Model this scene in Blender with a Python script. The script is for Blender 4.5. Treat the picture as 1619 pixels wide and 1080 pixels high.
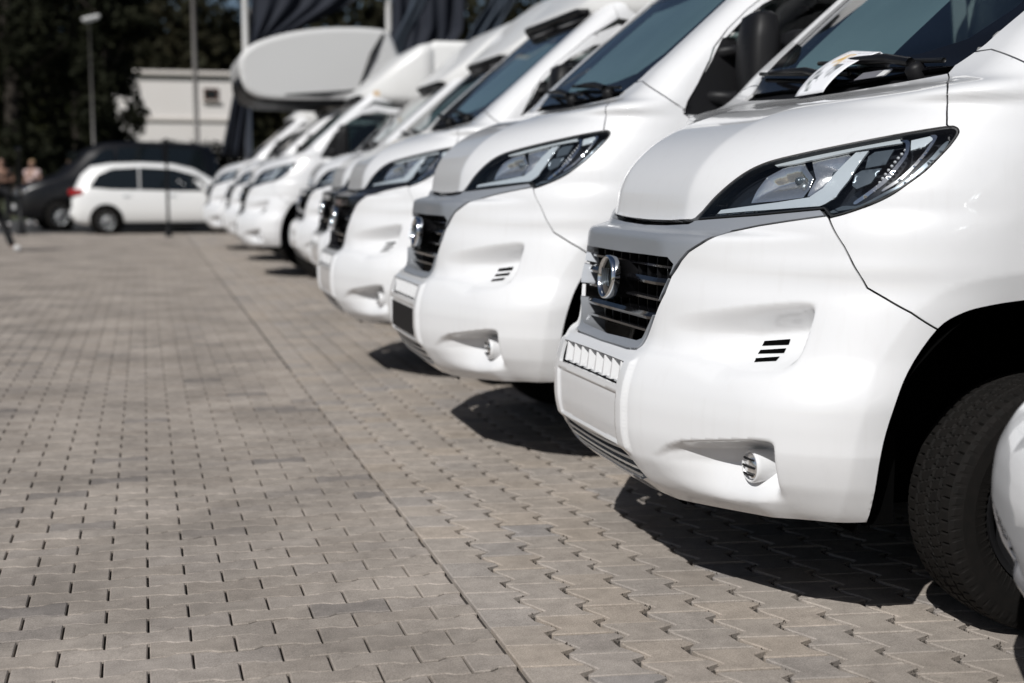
import bpy, math, random
import numpy as np
from mathutils import Vector, Matrix, noise
from mathutils.geometry import delaunay_2d_cdt

# ------------------------------------------------------------------ scene, camera, light
sc = bpy.context.scene
for o in list(bpy.data.objects):
    bpy.data.objects.remove(o)
COL = sc.collection
CAM_H = 1.265
cam_d = bpy.data.cameras.new('camera')
cam = bpy.data.objects.new('camera', cam_d)
COL.objects.link(cam)
sc.camera = cam
cam_d.sensor_width = 36.0
cam_d.sensor_fit = 'HORIZONTAL'
cam_d.lens = 2100.0 / 1619.0 * 36.0
cam_d.clip_start = 0.05
cam_d.clip_end = 1500.0
right = Vector((0.96423, -0.26505, 0.0))
down = Vector((-0.03195, -0.11623, -0.99271))
fwd = Vector((0.26312, 0.9572, -0.12054))
rm = Matrix((right, -down, -fwd)).transposed()
cam.matrix_world = Matrix.Translation((0, 0, CAM_H)) @ rm.to_4x4()
cam_d.dof.use_dof = True
cam_d.dof.focus_distance = 3.85
cam_d.dof.aperture_fstop = 2.0

SUN = Vector((-0.25, -0.272, 0.34)).normalized()
world = bpy.data.worlds.new('World')
sc.world = world
world.use_nodes = True
wn = world.node_tree
for n in list(wn.nodes):
    wn.nodes.remove(n)
sky = wn.nodes.new('ShaderNodeTexSky')
sky.sky_type = 'NISHITA'
sky.sun_disc = False
sky.sun_elevation = math.asin(SUN.z)
sky.sun_rotation = math.atan2(SUN.x, SUN.y)
sky.air_density = 0.8
sky.dust_density = 1.2
sky.ozone_density = 1.0
bgn = wn.nodes.new('ShaderNodeBackground')
bgn.inputs['Strength'].default_value = 0.05
wo = wn.nodes.new('ShaderNodeOutputWorld')
wn.links.new(sky.outputs[0], bgn.inputs['Color'])
wn.links.new(bgn.outputs[0], wo.inputs['Surface'])
sl = bpy.data.lights.new('sun', 'SUN')
sl.energy = 5.0
sl.angle = math.radians(0.53)
sl.color = (1.0, 0.985, 0.96)
sun = bpy.data.objects.new('sun', sl)
COL.objects.link(sun)
sun.rotation_euler = SUN.to_track_quat('Z', 'Y').to_euler()
sc.view_settings.view_transform = 'Standard'
sc.view_settings.look = 'None'
sc.view_settings.exposure = -0.32
sc.view_settings.gamma = 1.0

# ------------------------------------------------------------------ materials
MATS = {}
def mat(name, color, rough=0.5, metal=0.0, coat=0.0, spec=0.5, bump=None, var=None, trans=0.0, emit=None):
    """procedural principled material; var=(scale, amount, colour2) mixes in a noise tone; bump=(scale, strength)"""
    m = bpy.data.materials.new(name)
    m.use_nodes = True
    nt = m.node_tree
    b = nt.nodes['Principled BSDF']
    b.inputs['Base Color'].default_value = (*color, 1)
    b.inputs['Roughness'].default_value = rough
    b.inputs['Metallic'].default_value = metal
    b.inputs['Coat Weight'].default_value = coat
    b.inputs['Coat Roughness'].default_value = 0.02
    b.inputs['Specular IOR Level'].default_value = spec
    b.inputs['Transmission Weight'].default_value = trans
    if var or bump:
        tc = nt.nodes.new('ShaderNodeTexCoord')
    if var:
        s, amt, c2 = var
        nz = nt.nodes.new('ShaderNodeTexNoise')
        nz.inputs['Scale'].default_value = s
        nz.inputs['Detail'].default_value = 5
        nt.links.new(tc.outputs['Object'], nz.inputs['Vector'])
        mr = nt.nodes.new('ShaderNodeMapRange')
        mr.inputs[1].default_value = 0.35
        mr.inputs[2].default_value = 0.7
        mr.inputs[3].default_value = 0.0
        mr.inputs[4].default_value = amt
        nt.links.new(nz.outputs['Fac'], mr.inputs[0])
        mx = nt.nodes.new('ShaderNodeMix')
        mx.data_type = 'RGBA'
        mx.inputs['A'].default_value = (*color, 1)
        mx.inputs['B'].default_value = (*c2, 1)
        nt.links.new(mr.outputs[0], mx.inputs['Factor'])
        nt.links.new(mx.outputs['Result'], b.inputs['Base Color'])
    if bump:
        s, st = bump
        nb = nt.nodes.new('ShaderNodeTexNoise')
        nb.inputs['Scale'].default_value = s
        nb.inputs['Detail'].default_value = 4
        nt.links.new(tc.outputs['Object'], nb.inputs['Vector'])
        bm = nt.nodes.new('ShaderNodeBump')
        bm.inputs['Strength'].default_value = st
        bm.inputs['Distance'].default_value = 0.004
        nt.links.new(nb.outputs['Fac'], bm.inputs['Height'])
        nt.links.new(bm.outputs[0], b.inputs['Normal'])
    if emit:
        b.inputs['Emission Color'].default_value = (*emit[0], 1)
        b.inputs['Emission Strength'].default_value = emit[1]
    MATS[name] = m
    return m

def glass(name, tint, ior=1.5, rough=0.0, boost=1.0):
    """thin pane: fresnel mix of a tinted see-through and a mirror reflection"""
    m = bpy.data.materials.new(name)
    m.use_nodes = True
    nt = m.node_tree
    for n in list(nt.nodes):
        nt.nodes.remove(n)
    out = nt.nodes.new('ShaderNodeOutputMaterial')
    tr = nt.nodes.new('ShaderNodeBsdfTransparent')
    tr.inputs[0].default_value = (*tint, 1)
    gl = nt.nodes.new('ShaderNodeBsdfGlossy')
    gl.inputs['Roughness'].default_value = rough
    gl.inputs['Color'].default_value = (boost, boost, boost, 1)
    fr = nt.nodes.new('ShaderNodeFresnel')
    fr.inputs[0].default_value = ior
    mx = nt.nodes.new('ShaderNodeMixShader')
    ge = nt.nodes.new('ShaderNodeNewGeometry')
    sw = nt.nodes.new('ShaderNodeMix')
    sw.inputs[3].default_value = 0.06
    nt.links.new(ge.outputs['Backfacing'], sw.inputs[0])
    nt.links.new(fr.outputs[0], sw.inputs[2])
    nt.links.new(sw.outputs[0], mx.inputs[0])
    nt.links.new(tr.outputs[0], mx.inputs[1])
    nt.links.new(gl.outputs[0], mx.inputs[2])
    nt.links.new(mx.outputs[0], out.inputs['Surface'])
    MATS[name] = m
    return m

mat('white_paint', (0.73, 0.735, 0.745), 0.36, coat=1.0, var=(3.0, 0.06, (0.64, 0.64, 0.635)))
def dirt_streaks(m):
    """faint rain streaks and road film on the paint"""
    nt = m.node_tree; b = nt.nodes['Principled BSDF']; src = b.inputs['Base Color'].links[0].from_socket
    tc = nt.nodes.new('ShaderNodeTexCoord'); mp = nt.nodes.new('ShaderNodeMapping'); mp.inputs['Scale'].default_value = (38, 38, 1.6)
    nz = nt.nodes.new('ShaderNodeTexNoise'); nz.inputs['Scale'].default_value = 1.0; nz.inputs['Detail'].default_value = 4
    mr = nt.nodes.new('ShaderNodeMapRange'); mr.inputs[1].default_value = .56; mr.inputs[2].default_value = .80; mr.inputs[3].default_value = 0; mr.inputs[4].default_value = .09
    mx = nt.nodes.new('ShaderNodeMix'); mx.data_type = 'RGBA'; mx.inputs['B'].default_value = (.46, .43, .40, 1)
    nt.links.new(tc.outputs['Object'], mp.inputs[0]); nt.links.new(mp.outputs[0], nz.inputs['Vector']); nt.links.new(nz.outputs['Fac'], mr.inputs[0])
    nt.links.new(mr.outputs[0], mx.inputs['Factor']); nt.links.new(src, mx.inputs['A']); nt.links.new(mx.outputs['Result'], b.inputs['Base Color'])
    n2 = nt.nodes.new('ShaderNodeTexNoise'); n2.inputs['Scale'].default_value = 7; n2.inputs['Detail'].default_value = 6
    m2 = nt.nodes.new('ShaderNodeMapRange'); m2.inputs[3].default_value = .01; m2.inputs[4].default_value = .09
    nt.links.new(tc.outputs['Object'], n2.inputs['Vector']); nt.links.new(n2.outputs['Fac'], m2.inputs[0]); nt.links.new(m2.outputs[0], b.inputs['Coat Roughness'])
dirt_streaks(MATS['white_paint'])
mat('silver_trim', (0.40, 0.42, 0.45), 0.36, metal=0.5, coat=0.3, bump=(900, 0.02))
mat('black_trim', (0.012, 0.012, 0.014), 0.22, coat=0.5)
mat('black_plastic', (0.007, 0.007, 0.008), 0.5, spec=0.25, bump=(700, 0.08))
mat('black_gloss', (0.006, 0.006, 0.007), 0.12, coat=0.6)
mat('frit', (0.004, 0.004, 0.005), 0.08, spec=0.4)
mat('bead', (0.9, 0.9, 0.92), 0.1, metal=0.3, coat=1.0)
mat('void', (0.003, 0.003, 0.003), 0.9, spec=0.0)
mat('chrome', (0.86, 0.88, 0.90), 0.10, metal=1.0)
mat('satin_chrome', (0.76, 0.81, 0.84), 0.25, metal=0.4, coat=0.8)
mat('silver_slat', (0.50, 0.53, 0.56), 0.30, metal=0.7)
mat('reflector', (0.88, 0.88, 0.88), 0.14, metal=0.9, bump=(22, 0.5))
mat('lamp_dark', (0.012, 0.014, 0.018), 0.25, coat=0.4)
mat('lamp_grey', (0.10, 0.12, 0.14), 0.3, metal=0.4)
mat('amber', (0.55, 0.16, 0.02), 0.2, coat=0.5)
mat('rubber', (0.006, 0.0055, 0.005), 0.8, spec=0.2, var=(40, 0.5, (0.011, 0.009, 0.008)), bump=(300, 0.15))
mat('dark_rim', (0.012, 0.012, 0.013), 0.5)
mat('rim', (0.45, 0.46, 0.47), 0.35, metal=0.8)
mat('interior', (0.03, 0.03, 0.033), 0.7)
mat('seat_cloth', (0.10, 0.10, 0.11), 0.9, bump=(200, 0.2))
mat('grp', (0.70, 0.70, 0.69), 0.35, coat=0.3, var=(2.0, 0.08, (0.70, 0.69, 0.67)))
mat('grp_grey', (0.58, 0.58, 0.575), 0.4, coat=0.2, var=(2.0, 0.08, (0.5, 0.5, 0.49)))
mat('plate_white', (0.72, 0.72, 0.72), 0.4, coat=0.2)
mat('plate_black', (0.008, 0.008, 0.009), 0.55, spec=0.2)
mat('decal_sand', (0.62, 0.45, 0.27), 0.4)
mat('rubber_seal', (0.01, 0.01, 0.01), 0.5)
mat('blind', (0.27, 0.33, 0.355), 0.8, var=(1.3, 0.8, (0.15, 0.20, 0.225)), bump=(120, 0.2))
glass('windscreen_glass', (0.60, 0.70, 0.70), 1.9)
glass('side_glass', (0.28, 0.34, 0.34), 1.6)
glass('lens_glass', (0.93, 0.95, 0.96), 1.45)

# ------------------------------------------------------------------ object helpers
def link(name, me, parent=None, m=None):
    o = bpy.data.objects.new(name, me)
    COL.objects.link(o)
    if parent is not None:
        o.parent = parent
    if m is not None and me is not None:
        me.materials.append(MATS[m])
    return o
def thing(name, label, cat, loc=(0, 0, 0), rz=0.0, group=None):
    o = link(name, None)
    o.location = loc
    o.rotation_euler = (0, 0, rz)
    tag(o, label, cat, group)
    return o
def tag(o, label=None, cat=None, group=None, kind=None):
    if label: o['label'] = label
    if cat: o['category'] = cat
    if group: o['group'] = group
    if kind: o['kind'] = kind
    return o
def mesh(name, V, F, smooth=True):
    me = bpy.data.meshes.new(name)
    me.from_pydata([tuple(map(float, v)) for v in V], [], [tuple(map(int, f)) for f in F])
    me.validate()
    if smooth:
        me.polygons.foreach_set('use_smooth', [True] * len(me.polygons))
    me.update()
    return me
def copy_tree(o, parent=None):
    c = o.copy()
    COL.objects.link(c)
    c.parent = parent
    for ch in list(o.children):
        copy_tree(ch, c)
    return c

class MB:
    """collects shapes for ONE mesh"""
    def __init__(s): s.V = []; s.F = []; s.S = []
    def add(s, V, F, smooth=False):
        n = len(s.V)
        s.V += [tuple(v) for v in V]
        s.F += [tuple(i + n for i in f) for f in F]
        s.S += [smooth] * len(F)
        return s
    def box(s, c, d, rz=0.0, bev=0.0, taper=1.0, ry=0.0):
        """box centre c, full size d, bevelled edges by corner cutting in plan"""
        x, y, z = d[0] / 2, d[1] / 2, d[2] / 2
        b = min(bev, x * .9, y * .9, z * .9)
        V = []; F = []
        def ring(zz, sx, sy):
            r = [(sx - b, -sy), (sx, -sy + b), (sx, sy - b), (sx - b, sy), (-sx + b, sy), (-sx, sy - b), (-sx, -sy + b), (-sx + b, -sy)] if b > 0 else [(sx, -sy), (sx, sy), (-sx, sy), (-sx, -sy)]
            return [(p[0], p[1], zz) for p in r]
        levels = [(-z, 1 - b / x, 1 - b / y), (-z + b, 1, 1), (z - b, taper, taper), (z, taper * (1 - b / x), taper * (1 - b / y))] if b > 0 else [(-z, 1, 1), (z, taper, taper)]
        for zz, fx, fy in levels: V += ring(zz, x * fx, y * fy)
        n = 8 if b > 0 else 4
        for k in range(len(levels) - 1):
            for i in range(n):
                j = (i + 1) % n
                F.append((k * n + i, k * n + j, (k + 1) * n + j, (k + 1) * n + i))
        F.append(tuple(range(n))[::-1])
        F.append(tuple((len(levels) - 1) * n + i for i in range(n)))
        M = Matrix.Translation(c) @ Matrix.Rotation(rz, 4, 'Z') @ Matrix.Rotation(ry, 4, 'Y')
        return s.add([M @ Vector(v) for v in V], F)
    def tube(s, pts, r, n=8, cap=True, smooth=True):
        P = [Vector(p) for p in pts]
        R = r if isinstance(r, (list, tuple)) else [r] * len(P)
        V = []; F = []
        up = Vector((0.13, 0.21, 0.97))
        for i, p in enumerate(P):
            t = (P[min(i + 1, len(P) - 1)] - P[max(i - 1, 0)]).normalized()
            a = t.cross(up)
            if a.length < 0.05: a = t.cross(Vector((1, 0, 0)))
            a.normalize(); b = t.cross(a)
            for k in range(n):
                q = 2 * math.pi * k / n
                V.append(p + (a * math.cos(q) + b * math.sin(q)) * R[i])
        for i in range(len(P) - 1):
            for k in range(n):
                j = (k + 1) % n
                F.append((i * n + k, i * n + j, (i + 1) * n + j, (i + 1) * n + k))
        if cap:
            F.append(tuple(range(n)))
            F.append(tuple((len(P) - 1) * n + k for k in range(n))[::-1])
        return s.add(V, F, smooth)
    def lathe(s, prof, axis_o, axis_d, n=32, smooth=True):
        """prof: (radius, distance along axis)"""
        d = Vector(axis_d).normalized(); o = Vector(axis_o)
        a = d.orthogonal().normalized(); b = d.cross(a)
        V = []; F = []
        for r, t in prof:
            for k in range(n):
                q = 2 * math.pi * k / n
                V.append(o + d * t + (a * math.cos(q) + b * math.sin(q)) * r)
        for i in range(len(prof) - 1):
            for k in range(n):
                j = (k + 1) % n
                F.append((i * n + k, i * n + j, (i + 1) * n + j, (i + 1) * n + k))
        return s.add(V, F, smooth)
    def loft(s, rings, cap=True, smooth=True):
        n = len(rings[0]); V = [p for r in rings for p in r]; F = []
        for i in range(len(rings) - 1):
            for k in range(n):
                j = (k + 1) % n
                F.append((i * n + k, i * n + j, (i + 1) * n + j, (i + 1) * n + k))
        if cap:
            F.append(tuple(range(n))[::-1])
            F.append(tuple((len(rings) - 1) * n + k for k in range(n)))
        return s.add(V, F, smooth)
    def mesh(s, name):
        me = bpy.data.meshes.new(name)
        me.from_pydata([tuple(map(float, v)) for v in s.V], [], s.F)
        me.polygons.foreach_set('use_smooth', s.S)
        me.update()
        return me
    def build(s, name, m, parent=None):
        return link(name, s.mesh(name), parent, m)

def area(L): return 0.5 * np.sum(L[:, 0] * np.roll(L[:, 1], -1) - np.roll(L[:, 0], -1) * L[:, 1])
def inset(L, d):
    """move a loop d towards its inside"""
    if area(L) < 0: L = L[::-1]
    p = np.roll(L, 1, 0); q = np.roll(L, -1, 0)
    e1 = L - p; e2 = q - L
    n1 = np.stack([-e1[:, 1], e1[:, 0]], 1); n2 = np.stack([-e2[:, 1], e2[:, 0]], 1)
    n1 /= np.maximum(np.linalg.norm(n1, axis=1, keepdims=True), 1e-9); n2 /= np.maximum(np.linalg.norm(n2, axis=1, keepdims=True), 1e-9)
    n = n1 + n2
    n /= np.maximum((n * n1).sum(1, keepdims=True), .6)
    return L + n * d

# ------------------------------------------------------------------ setting: paved yard, road, hill
def stone_mat(name, cols, stain):
    """concrete paver: per-stone tone from object/mesh random, sand grain, broad dirt and dark weathered stones"""
    m = bpy.data.materials.new(name); m.use_nodes = True
    nt = m.node_tree; N = nt.nodes; Lk = nt.links
    b = N['Principled BSDF']; b.inputs['Roughness'].default_value = .88; b.inputs['Specular IOR Level'].default_value = .25
    oi = N.new('ShaderNodeObjectInfo'); at = N.new('ShaderNodeAttribute'); at.attribute_name = 'tone'
    ad = N.new('ShaderNodeMath'); ad.operation = 'ADD'
    Lk.new(oi.outputs['Random'], ad.inputs[0]); Lk.new(at.outputs['Fac'], ad.inputs[1])
    fr = N.new('ShaderNodeMath'); fr.operation = 'FRACT'; Lk.new(ad.outputs[0], fr.inputs[0])
    cr = N.new('ShaderNodeValToRGB'); cr.color_ramp.interpolation = 'LINEAR'
    while len(cr.color_ramp.elements) < len(cols): cr.color_ramp.elements.new(.5)
    for e, (p, c) in zip(cr.color_ramp.elements, cols): e.position = p; e.color = (*c, 1)
    Lk.new(fr.outputs[0], cr.inputs[0])
    ge = N.new('ShaderNodeNewGeometry')
    n1 = N.new('ShaderNodeTexNoise'); n1.inputs['Scale'].default_value = 1.6; n1.inputs['Detail'].default_value = 6
    n2 = N.new('ShaderNodeTexNoise'); n2.inputs['Scale'].default_value = 260; n2.inputs['Detail'].default_value = 3
    n3 = N.new('ShaderNodeTexNoise'); n3.inputs['Scale'].default_value = 14; n3.inputs['Detail'].default_value = 7; n3.inputs['Roughness'].default_value = .65
    for n in (n1, n2, n3): Lk.new(ge.outputs['Position'], n.inputs['Vector'])
    def rng(src, a, b_, lo, hi):
        r = N.new('ShaderNodeMapRange'); r.inputs[1].default_value = a; r.inputs[2].default_value = b_; r.inputs[3].default_value = lo; r.inputs[4].default_value = hi
        Lk.new(src, r.inputs[0]); return r.outputs[0]
    f1 = rng(n1.outputs['Fac'], .35, .68, 1.17, 1.17 * (1 - stain)); f2 = rng(n2.outputs['Fac'], .3, .7, .74, 1.22); f3 = rng(n3.outputs['Fac'], .3, .72, 1.14, .78)
    m1 = N.new('ShaderNodeMath'); m1.operation = 'MULTIPLY'; Lk.new(f1, m1.inputs[0]); Lk.new(f2, m1.inputs[1])
    m2 = N.new('ShaderNodeMath'); m2.operation = 'MULTIPLY'; Lk.new(m1.outputs[0], m2.inputs[0]); Lk.new(f3, m2.inputs[1])
    vm = N.new('ShaderNodeVectorMath'); vm.operation = 'SCALE'; Lk.new(cr.outputs[0], vm.inputs[0]); Lk.new(m2.outputs[0], vm.inputs['Scale'])
    Lk.new(vm.outputs[0], b.inputs['Base Color'])
    bp = N.new('ShaderNodeBump'); bp.inputs['Strength'].default_value = .7; bp.inputs['Distance'].default_value = .002
    Lk.new(n2.outputs['Fac'], bp.inputs['Height']); Lk.new(bp.outputs[0], b.inputs['Normal'])
    MATS[name] = m
    return m
stone_mat('paver_grey', [(0, (.290, .252, .217)), (.2, (.332, .291, .253)), (.45, (.306, .270, .236)), (.7, (.354, .311, .271)), (.93, (.312, .276, .245)), (.968, (.215, .194, .178)), (1, (.275, .245, .220))], .34)
stone_mat('paver_warm', [(0, (.352, .305, .262)), (.2, (.330, .294, .260)), (.42, (.360, .308, .258)), (.6, (.312, .281, .254)), (.8, (.352, .309, .268)), (.93, (.272, .250, .234)), (1, (.335, .292, .252))], .24)
mat('joint_sand', (.055, .047, .040), .95, var=(60, .8, (.02, .017, .015)), bump=(150, .6))
mat('asphalt', (.055, .055, .056), .9, var=(3, .5, (.075, .073, .07)), bump=(200, .4))
mat('grass', (.045, .06, .02), .95, var=(4, .6, (.06, .055, .03)), bump=(60, .8))
mat('hill', (.018, .022, .010), 1.0, var=(.3, .7, (.03, .03, .014)), spec=0.0)
mat('crumb', (.05, .04, .032), .95)
stone_mat('yard_far', [(0, (.33, .30, .275)), (1, (.33, .30, .275))], .18)

def sheet(name, x0_, x1, y0, y1, z, m):
    o = MB().add([(x0_, y0, z), (x1, y0, z), (x1, y1, z), (x0_, y1, z)], [(0, 1, 2, 3)]).build(name, m)
    return tag(o, kind='structure')
ground = sheet('ground', -400, 400, 33.5, 900, -.045, 'grass')
yard = sheet('paved_yard', -30, 40, -6, 34.0, -.017, 'joint_sand')
road = sheet('road', -60, 60, 34.0, 46, -.018, 'asphalt')

YL, PX, BORDER = .109, .232, .907
WAVE = [(.113, 1), (.068, 1), (.045, 0)]
def bone(hw, amp=.0085, g=.0028):
    """left field stone: long sides waisted in the middle"""
    h = YL / 2
    top = [(-.1165 + .0036, h + amp - g), (-.070, h + amp - g), (-.045, h - amp - g), (.045, h - amp - g), (.070, h + amp - g), (.1165 - .0036, h + amp - g)]
    return [(x, y) for x, y in top[::-1]] + [(x, -y) for x, y in top]
def half_bone(g=.0028, amp=.0085, x1=.0585):
    h = YL / 2
    top = [(-.0625 + g, h + amp - g), (-.016, h + amp - g), (.008, h - amp - g), (x1, h - amp - g)]
    return [(x, y) for x, y in top[::-1]] + [(x, -y) for x, y in top]
def stone(pts, bev=.0032, side=True, dep=.022):
    P = np.array(pts)
    if area(P) < 0: P = P[::-1]
    I = inset(P, bev); n = len(P)
    V = [(x, y, 0.) for x, y in I] + [(x, y, -bev) for x, y in P]
    F = [tuple(range(n))] + [(n + i, n + (i + 1) % n, (i + 1) % n, i) for i in range(n)]
    if side:
        V += [(x, y, -dep) for x, y in P]
        F += [(2 * n + i, 2 * n + (i + 1) % n, n + (i + 1) % n, n + i) for i in range(n)]
    return V, F
rng = random.Random(5)
class Field:
    def __init__(s, name_far, m): s.near = []; s.V = []; s.F = []; s.T = []; s.m = m; s.nf = name_far
    def put(s, key, V, F, loc):
        s.near.append((key, V, F, loc))
    def finish(s, parent, limit=300, view=None):
        def size(l): return (l[0] - .6) ** 2 * .18 + l[1] ** 2 + (0 if view is None or view(l) else 1e6)
        s.near.sort(key=lambda q: size(q[3]))
        cache = {}
        for i, (key, V, F, l) in enumerate(s.near):
            dz = rng.uniform(-.0022, .0012); rx, ry = rng.gauss(0, .0035), rng.gauss(0, .0045)
            if i < limit:
                if key not in cache:
                    cache[key] = mesh('paver', V, F, smooth=False); cache[key].materials.append(MATS[s.m])
                o = link('paver', cache[key], parent)
                o.location = (l[0], l[1], dz); o.rotation_euler = (rx, ry, rng.gauss(0, .004))
            else:
                n = len(s.V); t = rng.random()
                s.V += [(x + l[0], y + l[1], z + dz + x * ry - y * rx) for x, y, z in V]
                s.F += [tuple(k + n for k in f) for f in F]
                s.T += [t] * len(V)
        me = mesh(s.nf, s.V, s.F, smooth=False)
        a = me.attributes.new('tone', 'FLOAT', 'POINT'); a.data.foreach_set('value', s.T)
        me.materials.append(MATS[s.m])
        o = link(s.nf, me, parent); o['kind'] = 'stuff'
def in_view(l):
    p = Vector((l[0], l[1], 0)) - Vector((0, 0, CAM_H)); zc = p.dot(fwd)
    if zc < .3: return False
    x = 2100 * p.dot(right) / zc + 809.5; y = 2100 * p.dot(down) / zc + 540
    return -60 < x < 1680 and y < 1130
FAR = 33.6
fl = Field('far_pavers', 'paver_grey')
full = stone(bone(0)); half = stone(half_bone()); full_f = stone(bone(0), side=False, bev=.006); half_f = stone(half_bone(), side=False, bev=.006)
n = 0
for r in range(-44, int((FAR - 3.5) / YL)):
    y = 3.50 + r * YL
    off = .55 if r % 2 == 0 else .667
    k = 0
    if r % 2 == 0:
        fl.put('half', *(half if y < 9 else half_f), (.8445, y))
    for k in range(int((3.6 + max(y, 0) * .13) / PX)):
        x = (.55 if r % 2 == 0 else .667) + (PX / 2) - (k + (0 if r % 2 else 0)) * PX
        fl.put('full', *(full if y < 9 else full_f), (x, y))
fl.finish(yard, 300, in_view)
fr_ = Field('far_warm_pavers', 'paver_warm')
PY, CX, SH = .1624, .1645, -.1083
zig = [(-.038, -.047), (-.032, -.078), (-.014, -.117), (.003, -.1624), (-.033, -.188), (-.038, -.2094)]
rz = [(-.015, .036), (0, 0), (-.0455, -.018), (-.040, -.078), (-.015, -.1264)]
rpoly = zig + [(x + CX, y + SH) for x, y in rz[::-1]]
rp = inset(np.array(rpoly), .0048)
epoly = [(-.185, .036 + .026), (-.185, .036 + .026 - PY)] + [(x, y) for x, y in rz[::-1]]
ep = inset(np.array(epoly), .003)
for c in range(0, 30):
    X = 1.0945 + c * CX; Yb = 3.487 + SH * c
    k0 = int((-1.4 - Yb) / PY) - 1
    for k in range(k0, int((FAR - Yb) / PY)):
        y = Yb + k * PY
        if y < -1.4 or y > FAR: continue
        if c == 0: fr_.put('edge', *stone(ep, side=y < 9), (X, y))
        fr_.put('body', *stone(rp, side=y < 9), (X, y))
fr_.finish(yard, 300, in_view)
# loose grit caught in the joints of the warm stones
m = MB()
for i in range(2600):
    c = rng.randrange(0, 12); k = rng.randrange(-9, 40)
    X = 1.0945 + c * CX; Y = 3.487 + SH * c + k * PY
    a, b_ = rng.choice([((0, 0), (-.0455, -.018)), ((-.0455, -.018), (-.040, -.078)), ((-.016, -.117), (0, -.1624)), ((-.0455, -.018), (-.043, -.047))])
    t = rng.random(); x = X + a[0] + (b_[0] - a[0]) * t + rng.gauss(0, .003); y = Y + a[1] + (b_[1] - a[1]) * t + rng.gauss(0, .003)
    if y < 2.6 or y > 9: continue
    s = rng.uniform(.0015, .0042)
    pts = [(x + s * rng.uniform(.5, 1.2) * math.cos(q), y + s * rng.uniform(.5, 1.2) * math.sin(q), -.006 + s * .2) for q in (0, 1.6, 3.1, 4.7)]
    m.add(pts + [(x, y, -.004 + s * 1.4)], [(0, 1, 4), (1, 2, 4), (2, 3, 4), (3, 0, 4)])
o = m.build('joint_grit', 'crumb', yard); o['kind'] = 'stuff'

# ------------------------------------------------------------------ van body: one master surface, panels are cut out of it
# local van frame: x back from the nose, v to the van's left (towards the camera), z up
def pchip(xs, ys):
    xs = np.array(xs, float); ys = np.array(ys, float); h = np.diff(xs); d = np.diff(ys) / h
    m = np.zeros(len(xs)); m[0] = d[0]; m[-1] = d[-1]
    for i in range(1, len(xs) - 1):
        if d[i - 1] * d[i] > 0:
            w1 = 2 * h[i] + h[i - 1]; w2 = h[i] + 2 * h[i - 1]
            m[i] = (w1 + w2) / (w1 / d[i - 1] + w2 / d[i])
    def f(x):
        x = np.clip(x, xs[0], xs[-1]); i = np.clip(np.searchsorted(xs, x) - 1, 0, len(h) - 1)
        t = (x - xs[i]) / h[i]
        return (1 + 2 * t) * (1 - t) ** 2 * ys[i] + t * (1 - t) ** 2 * h[i] * m[i] + t * t * (3 - 2 * t) * ys[i + 1] + t * t * (t - 1) * h[i] * m[i + 1]
    return f
ZX = [(.239, .20), (.305, .128), (.36, .064), (.405, .032), (.449, .008), (.537, -.009), (.593, -.010), (.648, -.004), (.703, .011), (.747, .034), (.769, .062), (.802, .073), (.924, .084), (1.012, .103), (1.057, .108), (1.092, .113), (1.103, .123), (1.111, .150), (1.120, .184), (1.137, .190), (1.156, .195), (1.222, .206), (1.265, .221), (1.297, .239), (1.366, .302), (1.4225, .386), (1.49, .555), (1.526, .715), (1.545, .785), (1.56, .815), (1.698, .965), (2.692, 2.12)]
x0 = pchip([a for a, b in ZX], [b for a, b in ZX])
cz = pchip([.2, .5, 1.02, 1.2, 1.38, 1.45, 1.525, 1.60, 2.7], [.14, .12, .14, .40, .37, .28, .05, .05, .12])
mz = pchip([.2, 1.04, 1.20, 1.37, 1.465, 1.53, 2.7], [0, 0, .22, .25, .2, 0, 0])
lz = pchip([.2, .45, .95, 1.04, 1.16, 1.25, 2.7], [.40, .39, .39, .33, .06, 0, 0])
x0m = pchip([.60, .648, .802, .924], [-.010, -.004, .073, .084])
x0o = pchip([1.0, 1.012, 1.222, 1.265, 1.30], [.10, .103, .206, .221, .2404])
def plan(v, z):
    u = np.maximum(v - .278, 0)
    l = .5 * ((v - .30) + np.sqrt((v - .30) ** 2 + .012 ** 2))
    b = np.clip((z - .66) / .44, 0, 1); e = np.clip((z - 1.05) / .16, 0, 1); o = np.clip((v - .42) / .40, 0, 1)
    oo = o * o * (3 - 2 * o)
    l2 = .5 * ((v - .355) + np.sqrt((v - .355) ** 2 + .03 ** 2)) - .5 * (-.355 + math.sqrt(.355 ** 2 + .03 ** 2))
    return cz(z) * u * u + mz(z) * l + lz(z) * l2 + .075 * o * o * (3 - 2 * o) * b * b * (3 - 2 * b) * (1 - e * e * (3 - 2 * e)) + np.where((z > .648) & (z < .802), np.clip((v - .72) / .2, 0, 1) * (x0m(z) - x0(z)), 0) + np.where((z > 1.012) & (z < 1.222), oo * (x0o(z) - x0(z)), 0)
wz = pchip([.2, .565, .5651, .7, .92, 1.15, 1.3, 1.42, 1.52, 1.65, 2.6], [.995, 1.012, 1.012, 1.022, 1.03, 1.03, 1.02, 1.005, .985, .965, .85])
kz = pchip([.2, 1.0, 1.2, 1.45, 1.65, 2.6], [.28, .28, .22, .22, .16, .12])
def smax(a, b, k):
    h = np.maximum(k - np.abs(a - b), 0) / k
    return np.maximum(a, b) + h * h * k * .25
def G(P):
    x, v, z = P[..., 0], np.abs(P[..., 1]), P[..., 2]
    g = smax((x0(z) + plan(v, z) - x) * .85, v - wz(z), kz(z))
    return smax(g, z - 2.42, .15)
CC = np.array([2.5, 0., 1.0])
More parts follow.
